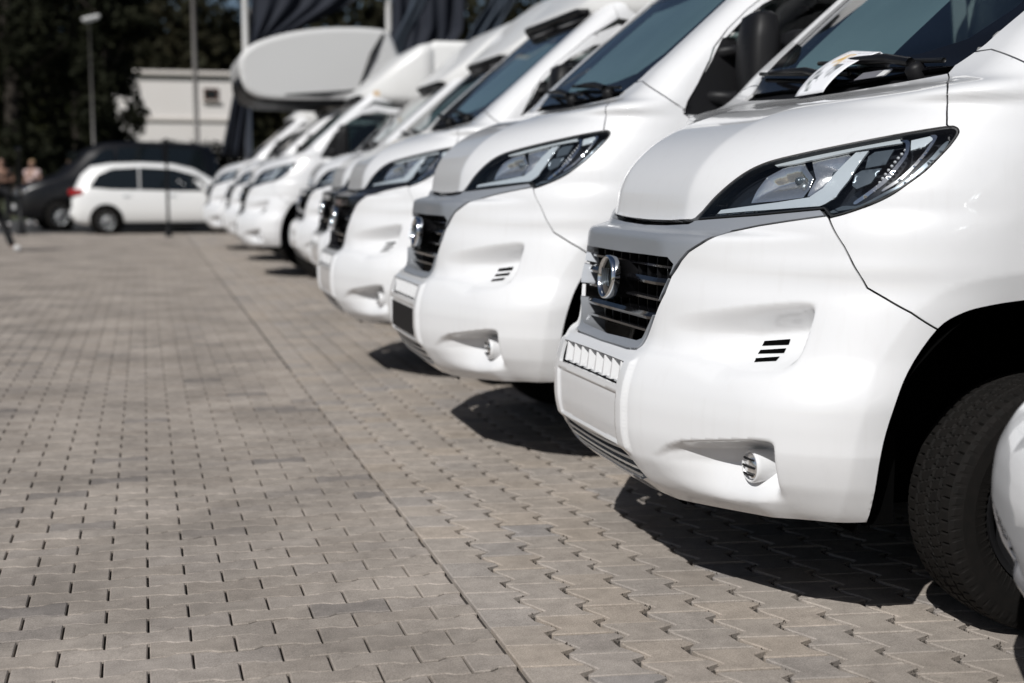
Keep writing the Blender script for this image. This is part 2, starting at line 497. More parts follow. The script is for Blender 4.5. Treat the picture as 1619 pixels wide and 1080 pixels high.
def surf(ae, off=0.0):
    a, e = ae[:, 0], ae[:, 1]
    d = np.stack([-np.cos(a) * np.cos(e), np.sin(a) * np.cos(e), np.sin(e)], -1)
    lo = np.full(len(d), .2); hi = np.full(len(d), 3.2)
    for i in range(22):
        m = (lo + hi) / 2
        ins = G(CC + d * m[:, None]) + off < 0
        lo = np.where(ins, m, lo); hi = np.where(ins, hi, m)
    return CC + d * lo[:, None]
def to_ae(P):
    D = np.asarray(P, float) - CC
    return np.stack([np.arctan2(D[..., 1], -D[..., 0]), np.arctan2(D[..., 2], np.hypot(D[..., 0], D[..., 1]))], -1)
def gnormal(P):
    h = 1e-3
    g = np.stack([(G(P + np.eye(3)[k] * h) - G(P - np.eye(3)[k] * h)) for k in range(3)], -1)
    return g / np.maximum(np.linalg.norm(g, axis=1, keepdims=True), 1e-9)
def gmag(P):
    h = 1e-3
    return np.linalg.norm(np.stack([(G(P + np.eye(3)[k] * h) - G(P - np.eye(3)[k] * h)) / (2 * h) for k in range(3)], -1), axis=1)
def front_pt(v, z):
    lo, hi = -.6, 2.4
    for i in range(40):
        m = (lo + hi) / 2
        if G(np.array([m, v, z])) < 0: hi = m
        else: lo = m
    return (hi, v, z)
def side_pt(x, z):
    lo, hi = .3, 1.3
    for i in range(40):
        m = (lo + hi) / 2
        if G(np.array([x, m, z])) < 0: lo = m
        else: hi = m
    return (x, lo, z)
def FP(pts): return [front_pt(*p) for p in pts]
def SP(pts): return [side_pt(*p) for p in pts]
def mirror_half(h):
    """closed loop from a half outline that starts and ends on the centre line"""
    return list(h) + [(p[0], -p[1], p[2]) for p in reversed(h) if abs(p[1]) > 1e-6]
def flip(l): return [(p[0], -p[1], p[2]) for p in l]

def resample(loop, ds):
    out = []
    n = len(loop)
    for i in range(n):
        a = loop[i]; b = loop[(i + 1) % n]
        L = np.linalg.norm(b - a)
        k = max(1, int(math.ceil(L / ds)))
        for t in range(k): out.append(a + (b - a) * t / k)
    return np.array(out)
def inside(L, P):
    x, y = P[:, 0][:, None], P[:, 1][:, None]
    a = L; b = np.roll(L, -1, 0)
    c = ((a[:, 1] > y) != (b[:, 1] > y)) & (x < (b[:, 0] - a[:, 0]) * (y - a[:, 1]) / (b[:, 1] - a[:, 1] + 1e-12) + a[:, 0])
    return (c.sum(1) % 2) == 1
def dist(L, P, closed=True):
    a = L if closed else L[:-1]; b = np.roll(L, -1, 0) if closed else L[1:]
    out = np.full(len(P), 1e9)
    for p, q in zip(a, b):
        e = q - p; t = np.clip(((P - p) @ e) / max(e @ e, 1e-12), 0, 1)
        out = np.minimum(out, np.linalg.norm(P - (p + t[:, None] * e), axis=1))
    return out
def chunked(fn, L, P, n=20000):
    return np.concatenate([fn(L, P[i:i + n]) for i in range(0, len(P), n)]) if len(P) else np.zeros(0, bool)
def sdf(poly, P):
    L = np.array(poly, float)
    d = dist(L, P)
    return np.where(chunked(inside, L, P), d, -d)
def ss(t):
    t = np.clip(t, 0, 1)
    return t * t * (3 - 2 * t)

def panel(loops, spacing=.006, gap=.0011, disp=None, off=0.0, flange=.022, lines=()):
    """mesh of the body panel bounded by 3-D loops (first the outline, then holes)"""
    L2 = []
    for k, lp in enumerate(loops):
        r = resample(to_ae(np.array(lp)), spacing * .8)
        r = inset(r, gap if k == 0 else -gap)
        L2.append(r)
    lo = L2[0].min(0); hi = L2[0].max(0)
    xs = np.arange(lo[0], hi[0], spacing); ys = np.arange(lo[1], hi[1], spacing * .87)
    gx, gy = np.meshgrid(xs, ys)
    gx = gx + (np.arange(len(ys)) % 2)[:, None] * spacing * .5
    P = np.stack([gx.ravel(), gy.ravel()], 1)
    keep = chunked(inside, L2[0], P)
    P = P[keep]
    for h in L2[1:]: P = P[~chunked(inside, h, P)]
    for l in L2: P = P[dist(l, P) > spacing * .55]
    LN = []
    for ln in lines:
        A_ = to_ae(np.array(ln)); r = []
        for i in range(len(A_) - 1):
            k = max(1, int(np.linalg.norm(A_[i + 1] - A_[i]) / (spacing * .7)))
            r += [A_[i] + (A_[i + 1] - A_[i]) * t / k for t in range(k)]
        r = np.array(r + [A_[-1]])
        ok_ = chunked(inside, L2[0], r)
        for h in L2[1:]: ok_ &= ~chunked(inside, h, r)
        for l in L2: ok_ &= dist(l, r) > spacing * .35
        LN.append((r, ok_))
        P = P[dist(r, P, closed=False) > spacing * .45]
    verts = [Vector(p) for l in L2 for p in l] + [Vector(p) for p in P]
    edges = []; n = 0
    for l in L2:
        edges += [(n + i, n + (i + 1) % len(l)) for i in range(len(l))]
        n += len(l)
    for r, ok_ in LN:
        ids = {}
        for i in range(len(r)):
            if ok_[i]: ids[i] = len(verts); verts.append(Vector(r[i]))
        edges += [(ids[i], ids[i + 1]) for i in range(len(r) - 1) if i in ids and i + 1 in ids]
    v2, e2, f2 = delaunay_2d_cdt(verts, edges, [], 0, 1e-7, False)[:3]
    A = np.array([(p[0], p[1]) for p in v2]); T = np.array([f for f in f2 if len(f) == 3])
    c = A[T].mean(1)
    ok = chunked(inside, L2[0], c)
    for h in L2[1:]: ok &= ~chunked(inside, h, c)
    T = T[ok]
    used = np.unique(T); rm_ = -np.ones(len(A), int); rm_[used] = np.arange(len(used))
    A = A[used]; T = rm_[T]
    B = surf(A)
    if off: B = surf(A, off * gmag(B))
    if disp is not None:
        B = B + disp(B)
    N = gnormal(B)
    V = np.stack([B[:, 0], -B[:, 1], B[:, 2]], 1)
    # orientation
    nn = np.cross(V[T[:, 1]] - V[T[:, 0]], V[T[:, 2]] - V[T[:, 0]])
    Nv = np.stack([N[:, 0], -N[:, 1], N[:, 2]], 1)
    s = (nn * Nv[T[:, 0]]).sum(1) < 0
    T[s] = T[s][:, ::-1]
    F = [tuple(t) for t in T]
    Vl = [tuple(p) for p in V]
    if flange:
        E = {}
        for t in T:
            for i in range(3):
                a, b = int(t[i]), int(t[(i + 1) % 3])
                k = (min(a, b), max(a, b))
                E[k] = None if k in E else (a, b)
        bd = [e for e in E.values() if e]
        ids = sorted({i for e in bd for i in e})
        top = {}; bot = {}
        for i in ids:
            top[i] = len(Vl); Vl.append(tuple(V[i]))
            bot[i] = len(Vl); Vl.append(tuple(V[i] - Nv[i] * flange))
        for a, b in bd:
            F.append((top[b], top[a], bot[a], bot[b]))
    return Vl, F
def pmesh(name, *a, **k):
    V, F = panel(*a, **k)
    return mesh(name, V, F)
def mirror_mesh(me, name):
    m = me.copy(); m.name = name
    n = len(m.vertices)
    co = np.zeros(n * 3); m.vertices.foreach_get('co', co)
    co = co.reshape(-1, 3); co[:, 1] *= -1
    m.vertices.foreach_set('co', co.ravel())
    m.flip_normals()
    m.update()
    return m

# ---- outlines (metres, van frame)
HL = [(0.206, 0.359, 1.147), (0.22, 0.378, 1.175), (0.234, 0.405, 1.204), (0.253, 0.439, 1.236), (0.275, 0.467, 1.263), (0.301, 0.497, 1.289), (0.326, 0.526, 1.307), (0.357, 0.564, 1.322), (0.42, 0.651, 1.344), (0.489, 0.737, 1.364), (0.559, 0.815, 1.382), (0.633, 0.88, 1.398), (0.685, 0.917, 1.407), (0.699, 0.928, 1.405), (0.704, 0.936, 1.396), (0.698, 0.941, 1.383), (0.677, 0.945, 1.359), (0.65, 0.946, 1.333), (0.603, 0.941, 1.288), (0.555, 0.923, 1.248), (0.525, 0.907, 1.225), (0.496, 0.883, 1.205), (0.466, 0.855, 1.189), (0.437, 0.824, 1.174), (0.409, 0.793, 1.163), (0.407, 0.778, 1.176), (0.402, 0.766, 1.186), (0.3, 0.588, 1.166)]
def cr(P, k=4):
    P = np.array(P, float); Q = np.vstack([2 * P[0] - P[1], P, 2 * P[-1] - P[-2]]); out = []
    for i in range(len(P) - 1):
        a, b, c, d = Q[i:i + 4]
        for t in np.arange(k) / k:
            out.append(tuple(.5 * (2 * b + (c - a) * t + (2 * a - 5 * b + 4 * c - d) * t * t + (3 * b - a - 3 * c + d) * t ** 3)))
    return out + [tuple(P[-1])]
HLS = cr(HL[:25], 4)
HLOOP = HLS + HL[25:]
TL = [(0.126, 0.408, 1.011), (0.134, 0.425, 1.031), (0.147, 0.451, 1.058), (0.169, 0.49, 1.083), (0.205, 0.52, 1.106), (0.252, 0.525, 1.12), (0.294, 0.602, 1.137), (0.346, 0.692, 1.153), (0.407, 0.785, 1.169)]
SEAM = [(0.424, 0.853, 1.088), (0.446, 0.893, 1.019), (0.464, 0.909, 0.981), (0.499, 0.942, 0.955), (0.552, 0.98, 0.92)]
HSEAM = [(0.834, 0.678, 1.567), (0.7772, 0.7653, 1.5387), (0.7295, 0.8382, 1.5236), (0.7092, 0.8695, 1.5121), (0.7019, 0.8808, 1.5023), (0.7001, 0.8837, 1.4931), (0.7027, 0.88, 1.4844), (0.7042, 0.878, 1.4756), (0.7035, 0.8793, 1.4665), (0.7005, 0.884, 1.4573), (0.6965, 0.8904, 1.448), (0.6925, 0.8968, 1.4386), (0.6884, 0.9032, 1.4294), (0.6854, 0.908, 1.4202), (0.6824, 0.9128, 1.4111)]
LIP = FP([(0, 1.124), (.187, 1.128), (.337, 1.136), (.355, 1.143)])
GO = FP([(0, .749), (.237, .751), (.295, .756), (.356, .884), (.382, .933), (.393, .983)])
GI = FP([(0, 1.034), (.235, 1.036), (.372, 1.036), (.398, 1.018), (.382, .961), (.36, .899), (.341, .866), (.285, .790), (.253, .780), (0, .773)])
ARCHF = [(.478, .342), (.477, .439), (.482, .544), (.508, .663), (.549, .763), (.624, .874)]
ARCHR = [(.691, .916), (.765, .934), (.859, .945), (1.0, .955), (1.15, .95), (1.3, .915), (1.42, .83), (1.49, .70), (1.515, .55), (1.52, .42)]
ARCHA = cr(ARCHF + ARCHR, 4); ARCHF = ARCHA[:21]; ARCHR = ARCHA[21:]
ARCH = np.array(ARCHA)
LIPH = FP([(0, 1.137), (.187, 1.140), (.337, 1.147), (.352, 1.152)])
BOTTOM = [(.948, .341), (.702, .324), (.517, .312), (.40, .306), (.335, .314), (.2, .297), (0, .293)]
REAR = [(.777, 0, 1.542), (.805, .394, 1.554), (.834, .678, 1.567)]
WS = [(.838, 0, 1.585), (.852, .4, 1.592), (.862, .664, 1.592), (.928, .718, 1.65), (1.02, .748, 1.737), (1.172, .745, 1.871), (1.317, .735, 1.998), (1.60, .70, 2.25), (1.575, 0, 2.265)]
VENT = [(.448, .864), (.548, .888), (.699, .919), (.82, .94), (.846, .93), (.859, .913), (.869, .838), (.866, .787), (.858, .751), (.82, .722), (.70, .70), (.55, .715), (.47, .78)]
FOG = [(.496, .476), (.549, .508), (.611, .531), (.824, .568), (.845, .565), (.856, .545), (.868, .454), (.865, .432), (.847, .411), (.729, .392), (.60, .375), (.494, .385)]
PLATE = [(-.287, .467), (.287, .467), (.293, .626), (-.293, .626)]
FINS = [(-.285, .650), (.285, .650), (.290, .717), (-.290, .717)]
INTAKE = [(0, .449), (.268, .459), (.322, .42), (.349, .369), (.25, .342), (0, .325)]

def vt(v): return np.interp(v, [.419, .501, .643, .774, .83], [.863, .885, .916, .937, .935])
def vb(v): return np.interp(v, [.41, .50, .64, .776, .83], [.79, .72, .685, .712, .74])
def ft(v): return np.interp(v, [.458, .502, .557, .783, .85], [.469, .500, .522, .562, .568])
def fb(v): return np.interp(v, [.44, .55, .65, .84], [.385, .358, .358, .385])
def arch_line():
    P = ARCH; t = np.gradient(P, axis=0); t /= np.linalg.norm(t, axis=1, keepdims=True)
    n = np.stack([-t[:, 1], t[:, 0]], 1)
    return SP([tuple(q) for q in P + n * .076])
def bumper_lines():
    L = []
    al_ = arch_line()
    L += [al_[:26], flip(al_[:26])]
    for s in (1, -1):
        for f_ in (lambda v: vt(v), lambda v: vt(v) - .37 * (vt(v) - vb(v))): L.append(FP([(s * v, float(f_(v))) for v in np.linspace(.43, .82, 14)]))
        for f_ in (lambda v: ft(v), lambda v: ft(v) - .16 * (ft(v) - fb(v)), lambda v: ft(v) - .36 * (ft(v) - fb(v)), lambda v: fb(v)): L.append(FP([(s * v, float(f_(v))) for v in np.linspace(.465, .838, 14)]))
        L.append([(q[0], s * q[1], q[2]) for q in FP([(.75, .535), (.82, .535), (.90, .535)]) + SP([(.43, .535), (.474, .535)])])
        L.append([(q[0], s * q[1], q[2]) for q in FP([(.350, z) for z in np.linspace(.45, .73, 8)])])
        L.append([(q[0], s * q[1], q[2]) for q in FP([(.338, z) for z in np.linspace(.45, .73, 8)])])
    for e in (0, .004):
        c = [(-.287 + e, .467 + e), (.287 - e, .467 + e), (.293 - e, .626 - e), (-.293 + e, .626 - e), (-.287 + e, .467 + e)]
        r = []
        for a, b in zip(c[:-1], c[1:]): r += [(a[0] + (b[0] - a[0]) * t, a[1] + (b[1] - a[1]) * t) for t in np.linspace(0, 1, 7)[:-1]]
        L.append(FP(r + [c[-1]]))
    return L
def arch_disp(B):
    """flared wheel-arch lip: chamfer next to the opening, soft crest outside it"""
    s = dist(ARCH, B[:, [0, 2]], closed=False)
    w = ss((np.abs(B[:, 1]) - .72) / .15)
    d = -.014 * np.clip(1 - s / .076, 0, 1)
    D = np.zeros_like(B)
    D[:, 1] = np.sign(B[:, 1]) * d * w
    return D
def bumper_disp(B):
    D = arch_disp(B)
    q = np.stack([np.abs(B[:, 1]), B[:, 2]], 1)
    v, z = q[:, 0], q[:, 1]
    lin = lambda t: .55 * np.clip(t, 0, 1) + .45 * ss(t)
    t = (vt(v) - z) / (vt(v) - vb(v))
    d = .085 * ss((v - .40) / .34) * ss((.828 - v) / .030) * lin(t / .36) * (1 - ss((t - .38) / .60))
    t = (ft(v) - z) / (ft(v) - fb(v))
    d += .120 * ss((v - .43) / .30) * ss((.846 - v) / .045) * lin(t / .16) * (1 - lin((t - .36) / .62))
    # number-plate recess and the proud centre section round plate and fins
    d += .007 * np.clip(sdf(PLATE, np.stack([B[:, 1], B[:, 2]], 1)) / .004, 0, 1)
    d += -.014 * lin((.350 - v) / .012) * ss((z - .435) / .03) * ss((.740 - z) / .02)
    # lower flank tucks under below a sharp crease
    k = np.clip((.535 - z), 0, 1) * ss((v - .74) / .10)
    D[:, 1] -= np.sign(B[:, 1]) * k * .11
    d += k * .03
    D[:, 0] += d
    return D
def trim_disp(B):
    D = np.zeros_like(B)
    D[:, 0] = -.006
    return D

# ------------------------------------------------------------------ motorhome prototype
def make_motorhome():
    root = thing('motorhome', 'x', 'motorhome')
    P = {}
    def part(name, me, m, parent=root):
        return link(name, me, parent, m)
    def both(name, me, m, parent=root):
        a = part(name, me, m, parent)
        b = part(name, mirror_mesh(me, name), None, parent)
        return a, b
    # --- bumper
    half = FP([(0, .749)]) + GO[1:] + TL[1:] + [HL[24]] + SEAM + SP(ARCHF[::-1]) + FP(cr(BOTTOM, 3))
    loop = mirror_half(half)
    fin_l = FP(FINS); int_l = mirror_half(FP(INTAKE))
    bumper = part('bumper', pmesh('bumper', [loop, fin_l, int_l], spacing=.0029, disp=bumper_disp, flange=.012, lines=bumper_lines()), 'white_paint')
    # --- cooling fins below the grille
    xb = .018
    m = MB()
    m.box((.088, 0, .684), (.006, .60, .10))
    part('fin_backing', m.mesh('fin_backing'), 'void', bumper)
    for k in range(8):
        v = -.262 + k * .075
        m = MB()
        # louvre: slanted blade with a wide foot
        xf = float(x0(.684)) - .010
        V = [(xf + .004, -v - .006, .652), (xf + .004, -v + .010, .652), (xf + .012, -v - .002, .716), (xf + .012, -v + .003, .716),
             (xf + .070, -v - .030, .652), (xf + .070, -v - .018, .652), (xf + .070, -v - .027, .716), (xf + .070, -v - .022, .716)]
        m.add(V, [(0, 1, 3, 2), (5, 4, 6, 7), (0, 2, 6, 4), (1, 5, 7, 3), (2, 3, 7, 6), (0, 4, 5, 1)])
        m.build('fin', 'white_paint', bumper)
    m = MB(); m.box((.045, 0, .6485), (.07, .58, .006)); m.build('fin_shelf', 'white_paint', bumper)
    # --- lower air intake
    m = MB(); m.box((.17, 0, .39), (.006, .80, .20)); m.box((.158, 0, .330), (.09, .50, .006)); part('intake_backing', m.mesh('intake_backing'), 'void', bumper)  # backing sheet, plus a floor plate added to block sun leaking past the lip
    for zc, hw, mm_, hh in ((.437, .285, 'silver_slat', .010), (.410, .318, 'silver_slat', .010), (.382, .335, 'satin_chrome', .009), (.354, .31, 'silver_slat', .010)):
        m = MB(); rings = []
        for i in range(25):
            v = -hw + 2 * hw * i / 24
            zz = zc + .012 * (abs(v) / hw) ** 2
            x = front_pt(v, zz)[0]
            rings.append([(x + .006, -v, zz - hh / 2), (x + .002, -v, zz + hh / 2), (x + .05, -v, zz + hh / 2 + .004), (x + .05, -v, zz - hh / 2)])
        m.loft(rings, smooth=False)
        m.build('intake_slat', mm_, bumper)
    for k in range(9):
        v = -.26 + k * .065
        m = MB(); x = front_pt(v, .40)[0]
        m.box((x + .05, -v, .395), (.02, .005, .10)); m.build('intake_rib', 'silver_slat', bumper)
    # --- number plate
    m = MB(); m.box((-.0165, 0, .546), (.006, .525, .125), bev=.002)
    P['plate'] = m.build('number_plate', 'plate_white', bumper)
    # --- corner vents with slots
    def on_floor(B):
        D = bumper_disp(B); D[:, 0] -= .0025; return D
    for l in ([(.659, .802), (.657, .815), (.718, .826), (.725, .811)], [(.668, .781), (.664, .791), (.728, .802), (.737, .790)], [(.691, .761), (.677, .770), (.738, .781), (.745, .770)]):
        both('vent_slot', pmesh('vent_slot', [FP(l)], spacing=.003, disp=on_floor, flange=0, gap=0), 'void', bumper)
    # --- fog / daylight lamps in their recesses
    for s in (1, -1):
        c = Vector((.224, -s * .722, .472)); d = Vector((-1, -s * .06, .0)).normalized()
        m = MB().lathe([(.048, -.11), (.048, -.012), (.0465, -.002), (.043, .002), (.040, 0), (.038, -.006)], c, d, 40)
        fo = m.build('fog_lamp', 'white_paint', bumper)
        m = MB().lathe([(.0375, -.006), (.034, -.001), (.018, .003), (.0001, .004)], c, d, 32); m.build('lamp_face', 'reflector', fo)
        a = Vector((0, 1, 0)); up = Vector((0, 0, 1))
        for zz in (-.022, 0, .022):
            w = math.sqrt(.036 ** 2 - zz ** 2)
            side = d.cross(up)
            m = MB().tube([c + d * .004 + up * zz - side * w * .9, c + d * .008 + up * zz, c + d * .004 + up * zz + side * w * .9], .0032, 6)
            m.build('lamp_louvre', 'black_plastic', fo)
    # --- hood
    half = LIPH + HLS[4:49] + HSEAM[::-1] + REAR[1::-1]
    hood = part('hood', pmesh('hood', [mirror_half(half)], spacing=.0042, flange=.03), 'white_paint')
    # --- fenders
    lo = HSEAM + HLS[48:97] + SEAM + SP([ARCHF[-1]] + ARCHR) + SP([(1.52, .95), (1.30, 1.25), (1.10, 1.42)]) + [(1.013, .993, 1.477), (1.011, .989, 1.498), (.936, .961, 1.551), (.908, .769, 1.627), (.90, .70, 1.628), (.862, .664, 1.592)]
    both('fender', pmesh('fender', [lo], spacing=.0055, disp=arch_disp, flange=.012, lines=[arch_line()[14:]]), 'white_paint')
    # --- silver / black surround of the grille, running on under the lamps
    half = LIP + [HL[0], HL[27], HL[26], HL[25]] + TL[::-1] + GO[::-1]
    P['trim'] = part('grille_surround', pmesh('grille_surround', [mirror_half(half), mirror_half(GI)], spacing=.0036, disp=trim_disp, flange=.085), 'silver_trim')
    # --- grille
    gz = np.array([.775, .79, .866, .90, .962, 1.019, 1.034]); gw = np.array([.26, .285, .341, .36, .382, .398, .39])
    bk = pmesh('grille', [mirror_half(FP([(0, 1.045), (.43, 1.045), (.43, 1.0), (.30, .765), (0, .76)]))], spacing=.02, off=.075, flange=0)
    grille = part('grille', bk, 'void')
    for zc, thick in ((1.006, 0), (.962, 1), (.906, 0), (.855, 1), (.806, 0)):
        hw = float(np.interp(zc, gz, gw)) - .004
        m = MB(); rings = []
        for i in range(33):
            v = -hw + 2 * hw * i / 32
            x = front_pt(v, zc)[0]
            if thick:
                bow = .012 * (1 - ss(np.array(abs(v) / .17))) * 0
                f = x + .004 + .012 * max(0, (abs(v) / hw) - .8) * 5
                rings.append([(f + .004, -v, zc - .011), (f, -v, zc - .002), (f + .010, -v, zc + .010), (f + .05, -v, zc + .016), (f + .05, -v, zc - .006)])
            else:
                f = x + .022
                rings.append([(f, -v, zc - .004), (f, -v, zc + .003), (f + .045, -v, zc + .006), (f + .045, -v, zc - .006)])
        m.loft(rings, smooth=False)
        m.build('slat', 'black_gloss' if thick else 'black_trim', grille)
    for k in range(9):
        v = -.32 + k * .08
        m = MB(); zl = .79 if abs(v) < .27 else .86
        x = front_pt(v, .92)[0]
        m.box((x + .058, -v, (zl + 1.03) / 2), (.022, .006, 1.03 - zl)); m.build('rib', 'black_plastic', grille)
    # --- badge: chrome ring round a dark disc with a plain cross-bar device
    c = Vector((.052, 0, .955)); d = Vector((-1, 0, .10)).normalized()
    m = MB().lathe([(.060, -.001), (.062, .008), (.066, .010), (.070, .006), (.071, -.004), (.069, -.02)], c, d, 56)
    ring = m.build('badge', 'chrome', root)
    MB().lathe([(.060, .0), (.03, .004), (.0001, .005)], c, d, 40).build('badge_face', 'black_gloss', ring)
    MB().lathe([(.062, -.09), (.060, -.008), (.069, -.018)], c, d, 32).build('badge_mount', 'black_plastic', ring)
    m = MB(); u = Vector((0, 0, 1)); s_ = Vector((0, 1, 0))
    for q in (-.030, -.010, .010, .030):
        m.tube([c + d * .005 + s_ * q + u * -.028, c + d * .0065 + s_ * q * .8, c + d * .005 + s_ * q + u * .028], .0030, 5)
    m.build('badge_device', 'lamp_grey', ring)
    # --- headlamps
    def lam(l, off, sp=.004, fl=.006): return pmesh('x', [l], spacing=sp, off=off, flange=fl, gap=.0)
    pieces = [
        ('chrome_strip', [(0.354, 0.542, 1.314), (0.392, 0.591, 1.331), (0.507, 0.74, 1.365), (0.591, 0.841, 1.378), (0.585, 0.852, 1.365), (0.497, 0.757, 1.346), (0.394, 0.627, 1.313), (0.36, 0.57, 1.304)], .014, 'satin_chrome'),
        ('chrome_strip', [(0.499, 0.761, 1.341), (0.521, 0.79, 1.345), (0.465, 0.793, 1.265), (0.436, 0.777, 1.219), (0.419, 0.754, 1.201), (0.408, 0.74, 1.194), (0.244, 0.412, 1.161), (0.255, 0.428, 1.178), (0.342, 0.619, 1.203), (0.394, 0.707, 1.218), (0.42, 0.736, 1.243), (0.455, 0.751, 1.294)], .016, 'satin_chrome'),
        ('lamp_box', [(0.518, 0.796, 1.33), (0.533, 0.803, 1.342), (0.57, 0.84, 1.348), (0.542, 0.848, 1.307), (0.503, 0.811, 1.297)], .020, 'lamp_grey'),
        ('lamp_box', [(0.482, 0.796, 1.28), (0.495, 0.806, 1.291), (0.532, 0.846, 1.297), (0.505, 0.842, 1.257), (0.478, 0.817, 1.241), (0.471, 0.803, 1.25)], .020, 'lamp_grey'),
        ('light_guide', [(0.586, 0.841, 1.375), (0.599, 0.856, 1.373), (0.599, 0.87, 1.361), (0.58, 0.885, 1.324), (0.534, 0.88, 1.265), (0.5, 0.86, 1.23), (0.47, 0.834, 1.202), (0.466, 0.827, 1.207), (0.499, 0.854, 1.238), (0.529, 0.872, 1.272), (0.575, 0.877, 1.327), (0.592, 0.863, 1.359), (0.59, 0.852, 1.368), (0.586, 0.847, 1.368)], .012, 'chrome'),
        ('light_guide', [(0.647, 0.889, 1.386), (0.658, 0.896, 1.386), (0.656, 0.906, 1.374), (0.616, 0.912, 1.323), (0.566, 0.904, 1.27), (0.525, 0.881, 1.237), (0.523, 0.878, 1.242), (0.562, 0.899, 1.275), (0.611, 0.907, 1.327), (0.65, 0.9, 1.374)], .012, 'chrome'),
        ('chrome_strip', [(0.607, 0.863, 1.371), (0.647, 0.889, 1.382), (0.653, 0.899, 1.374), (0.628, 0.897, 1.354), (0.597, 0.88, 1.344)], .014, 'satin_chrome'),
        ('chrome_strip', [(0.418, 0.764, 1.174), (0.442, 0.797, 1.195), (0.472, 0.837, 1.199), (0.522, 0.88, 1.233), (0.565, 0.906, 1.263), (0.621, 0.92, 1.317), (0.667, 0.92, 1.363), (0.678, 0.925, 1.367), (0.651, 0.93, 1.335), (0.601, 0.923, 1.287), (0.557, 0.905, 1.25), (0.498, 0.864, 1.21), (0.453, 0.812, 1.182)], .018, 'satin_chrome'),
    ]
    R1 = [(0.309, 0.525, 1.198), (0.323, 0.536, 1.238), (0.346, 0.549, 1.274), (0.377, 0.583, 1.299), (0.414, 0.634, 1.315), (0.413, 0.651, 1.3), (0.416, 0.691, 1.27), (0.406, 0.694, 1.239), (0.391, 0.683, 1.216), (0.348, 0.607, 1.205)]
    R2 = [(0.425, 0.655, 1.316), (0.491, 0.735, 1.338), (0.496, 0.761, 1.325), (0.474, 0.768, 1.287), (0.446, 0.758, 1.248), (0.422, 0.733, 1.223), (0.398, 0.693, 1.218), (0.421, 0.698, 1.267)]
    def bowl(l, dep):
        c = np.array(l).mean(0)
        L = to_ae(np.array(l))
        def dsp(B):
            s = sdf([tuple(p) for p in L], to_ae(B))
            D = np.zeros_like(B); D[:, 0] = dep * ss(np.clip(s, 0, 1) / .030); return D
        return pmesh('x', [l], spacing=.0022, off=.022, flange=.01, gap=.0003, disp=dsp)
    HLi = list(HLOOP)
    housing = pmesh('headlight', [HLi], spacing=.006, off=.055, flange=-.045, gap=.0012)
    lens = pmesh('lens', [HLi], spacing=.005, off=.001, flange=0, gap=.0016)
    ae = resample(to_ae(np.array(HLOOP)), .004)
    inn = inset(ae, .0042)
    inn3 = [tuple(p) for p in surf(inn)]
    bezel = pmesh('bezel', [HLi, inn3], spacing=.004, off=.003, flange=.02, gap=.0012)
    def closed(l): return cr([l[-1]] + list(l) + [l[0], l[1]], 4)[4:-8]
    pieces = [(n, closed(l) if n == 'light_guide' or i == 7 else l, off, 'lamp_grey' if i == 7 else m_) for i, (n, l, off, m_) in enumerate(pieces)]
    pm = [(n, lam(l, off), m_) for n, l, off, m_ in pieces] + [('reflector', bowl(R1, .034), 'reflector'), ('reflector', bowl(R2, .030), 'reflector')]
    # bulb shields in the reflectors, bead row of the daylight strip
    for c_ in ((.392, .632, 1.262), (.455, .728, 1.278)):
        mb = MB().lathe([(.001, .016), (.010, .013), (.013, 0), (.012, -.03)], (c_[0] + .012, -c_[1], c_[2]), (-1, -.55, .1), 16); pm.append(('bulb_shield', mb.mesh('bulb_shield'), 'lamp_grey'))
    mb = MB()
    for t in np.linspace(0, 1, 11):
        p_ = np.array([.585, .868, 1.345]) * (1 - t) + np.array([.515, .856, 1.235]) * t
        q_ = surf(to_ae(p_)[None], .016 * gmag(p_[None]))[0]
        mb.lathe([(.001, .004), (.0035, .002), (.0045, -.002)], (q_[0], -q_[1], q_[2]), (-1, -.6, .2), 8)
    pm.append(('bead_row', mb.mesh('bead_row'), 'bead'))
    for side in (0, 1):
        def mm(me, nm):
            return me if side == 0 else mirror_mesh(me, nm)
        h = part('headlight', mm(housing, 'headlight'), 'lamp_dark' if side == 0 else None)
        for n, me, m_ in pm: link(n, mm(me, n), h, m_ if side == 0 else None)
        link('bezel', mm(bezel, 'bezel'), h, 'rubber_seal' if side == 0 else None)
        link('lens', mm(lens, 'lens'), h, 'lens_glass' if side == 0 else None)
    # --- windscreen, cowl, wipers
    ws = part('windscreen', pmesh('windscreen', [mirror_half(WS)], spacing=.012, off=.004, flange=0, gap=.0), 'windscreen_glass')
    inn = [(.905, 0, 1.648), (.915, .4, 1.652), (.95, .60, 1.675), (1.04, .685, 1.757), (1.2, .695, 1.897), (1.49, .665, 2.15), (1.50, 0, 2.195)]
    part('frit', pmesh('frit', [mirror_half(WS), mirror_half(inn)], spacing=.010, off=.0025, flange=.01, gap=.0), 'frit', ws)
    part('cowl', pmesh('cowl', [mirror_half(REAR + [(.868, .66, 1.598), (.858, .4, 1.598), (.845, 0, 1.592)])], spacing=.009, off=.022, flange=-.012, gap=.0004), 'black_plastic')
    for s, v0, v1 in ((1, .47, -.12), (-1, -.06, -.60)):
        p0 = np.array(front_pt(v0, 1.592)); p1 = np.array(front_pt(v1, 1.65))
        def loc(p, out): n = gnormal(p[None])[0]; q = p + n * out; return (q[0], -q[1], q[2])
        m = MB().lathe([(.030, -.03), (.030, .004), (.022, .016), (.001, .020)], loc(p0, .006), (-.45, 0, .9), 20)
        m.tube([loc(p0, .03), loc(p0 * .75 + p1 * .25, .048), loc(p0 * .4 + p1 * .6, .040), loc(p1, .022)], [.015, .013, .010, .006], 8)
        wp = m.build('wiper', 'black_plastic', root)
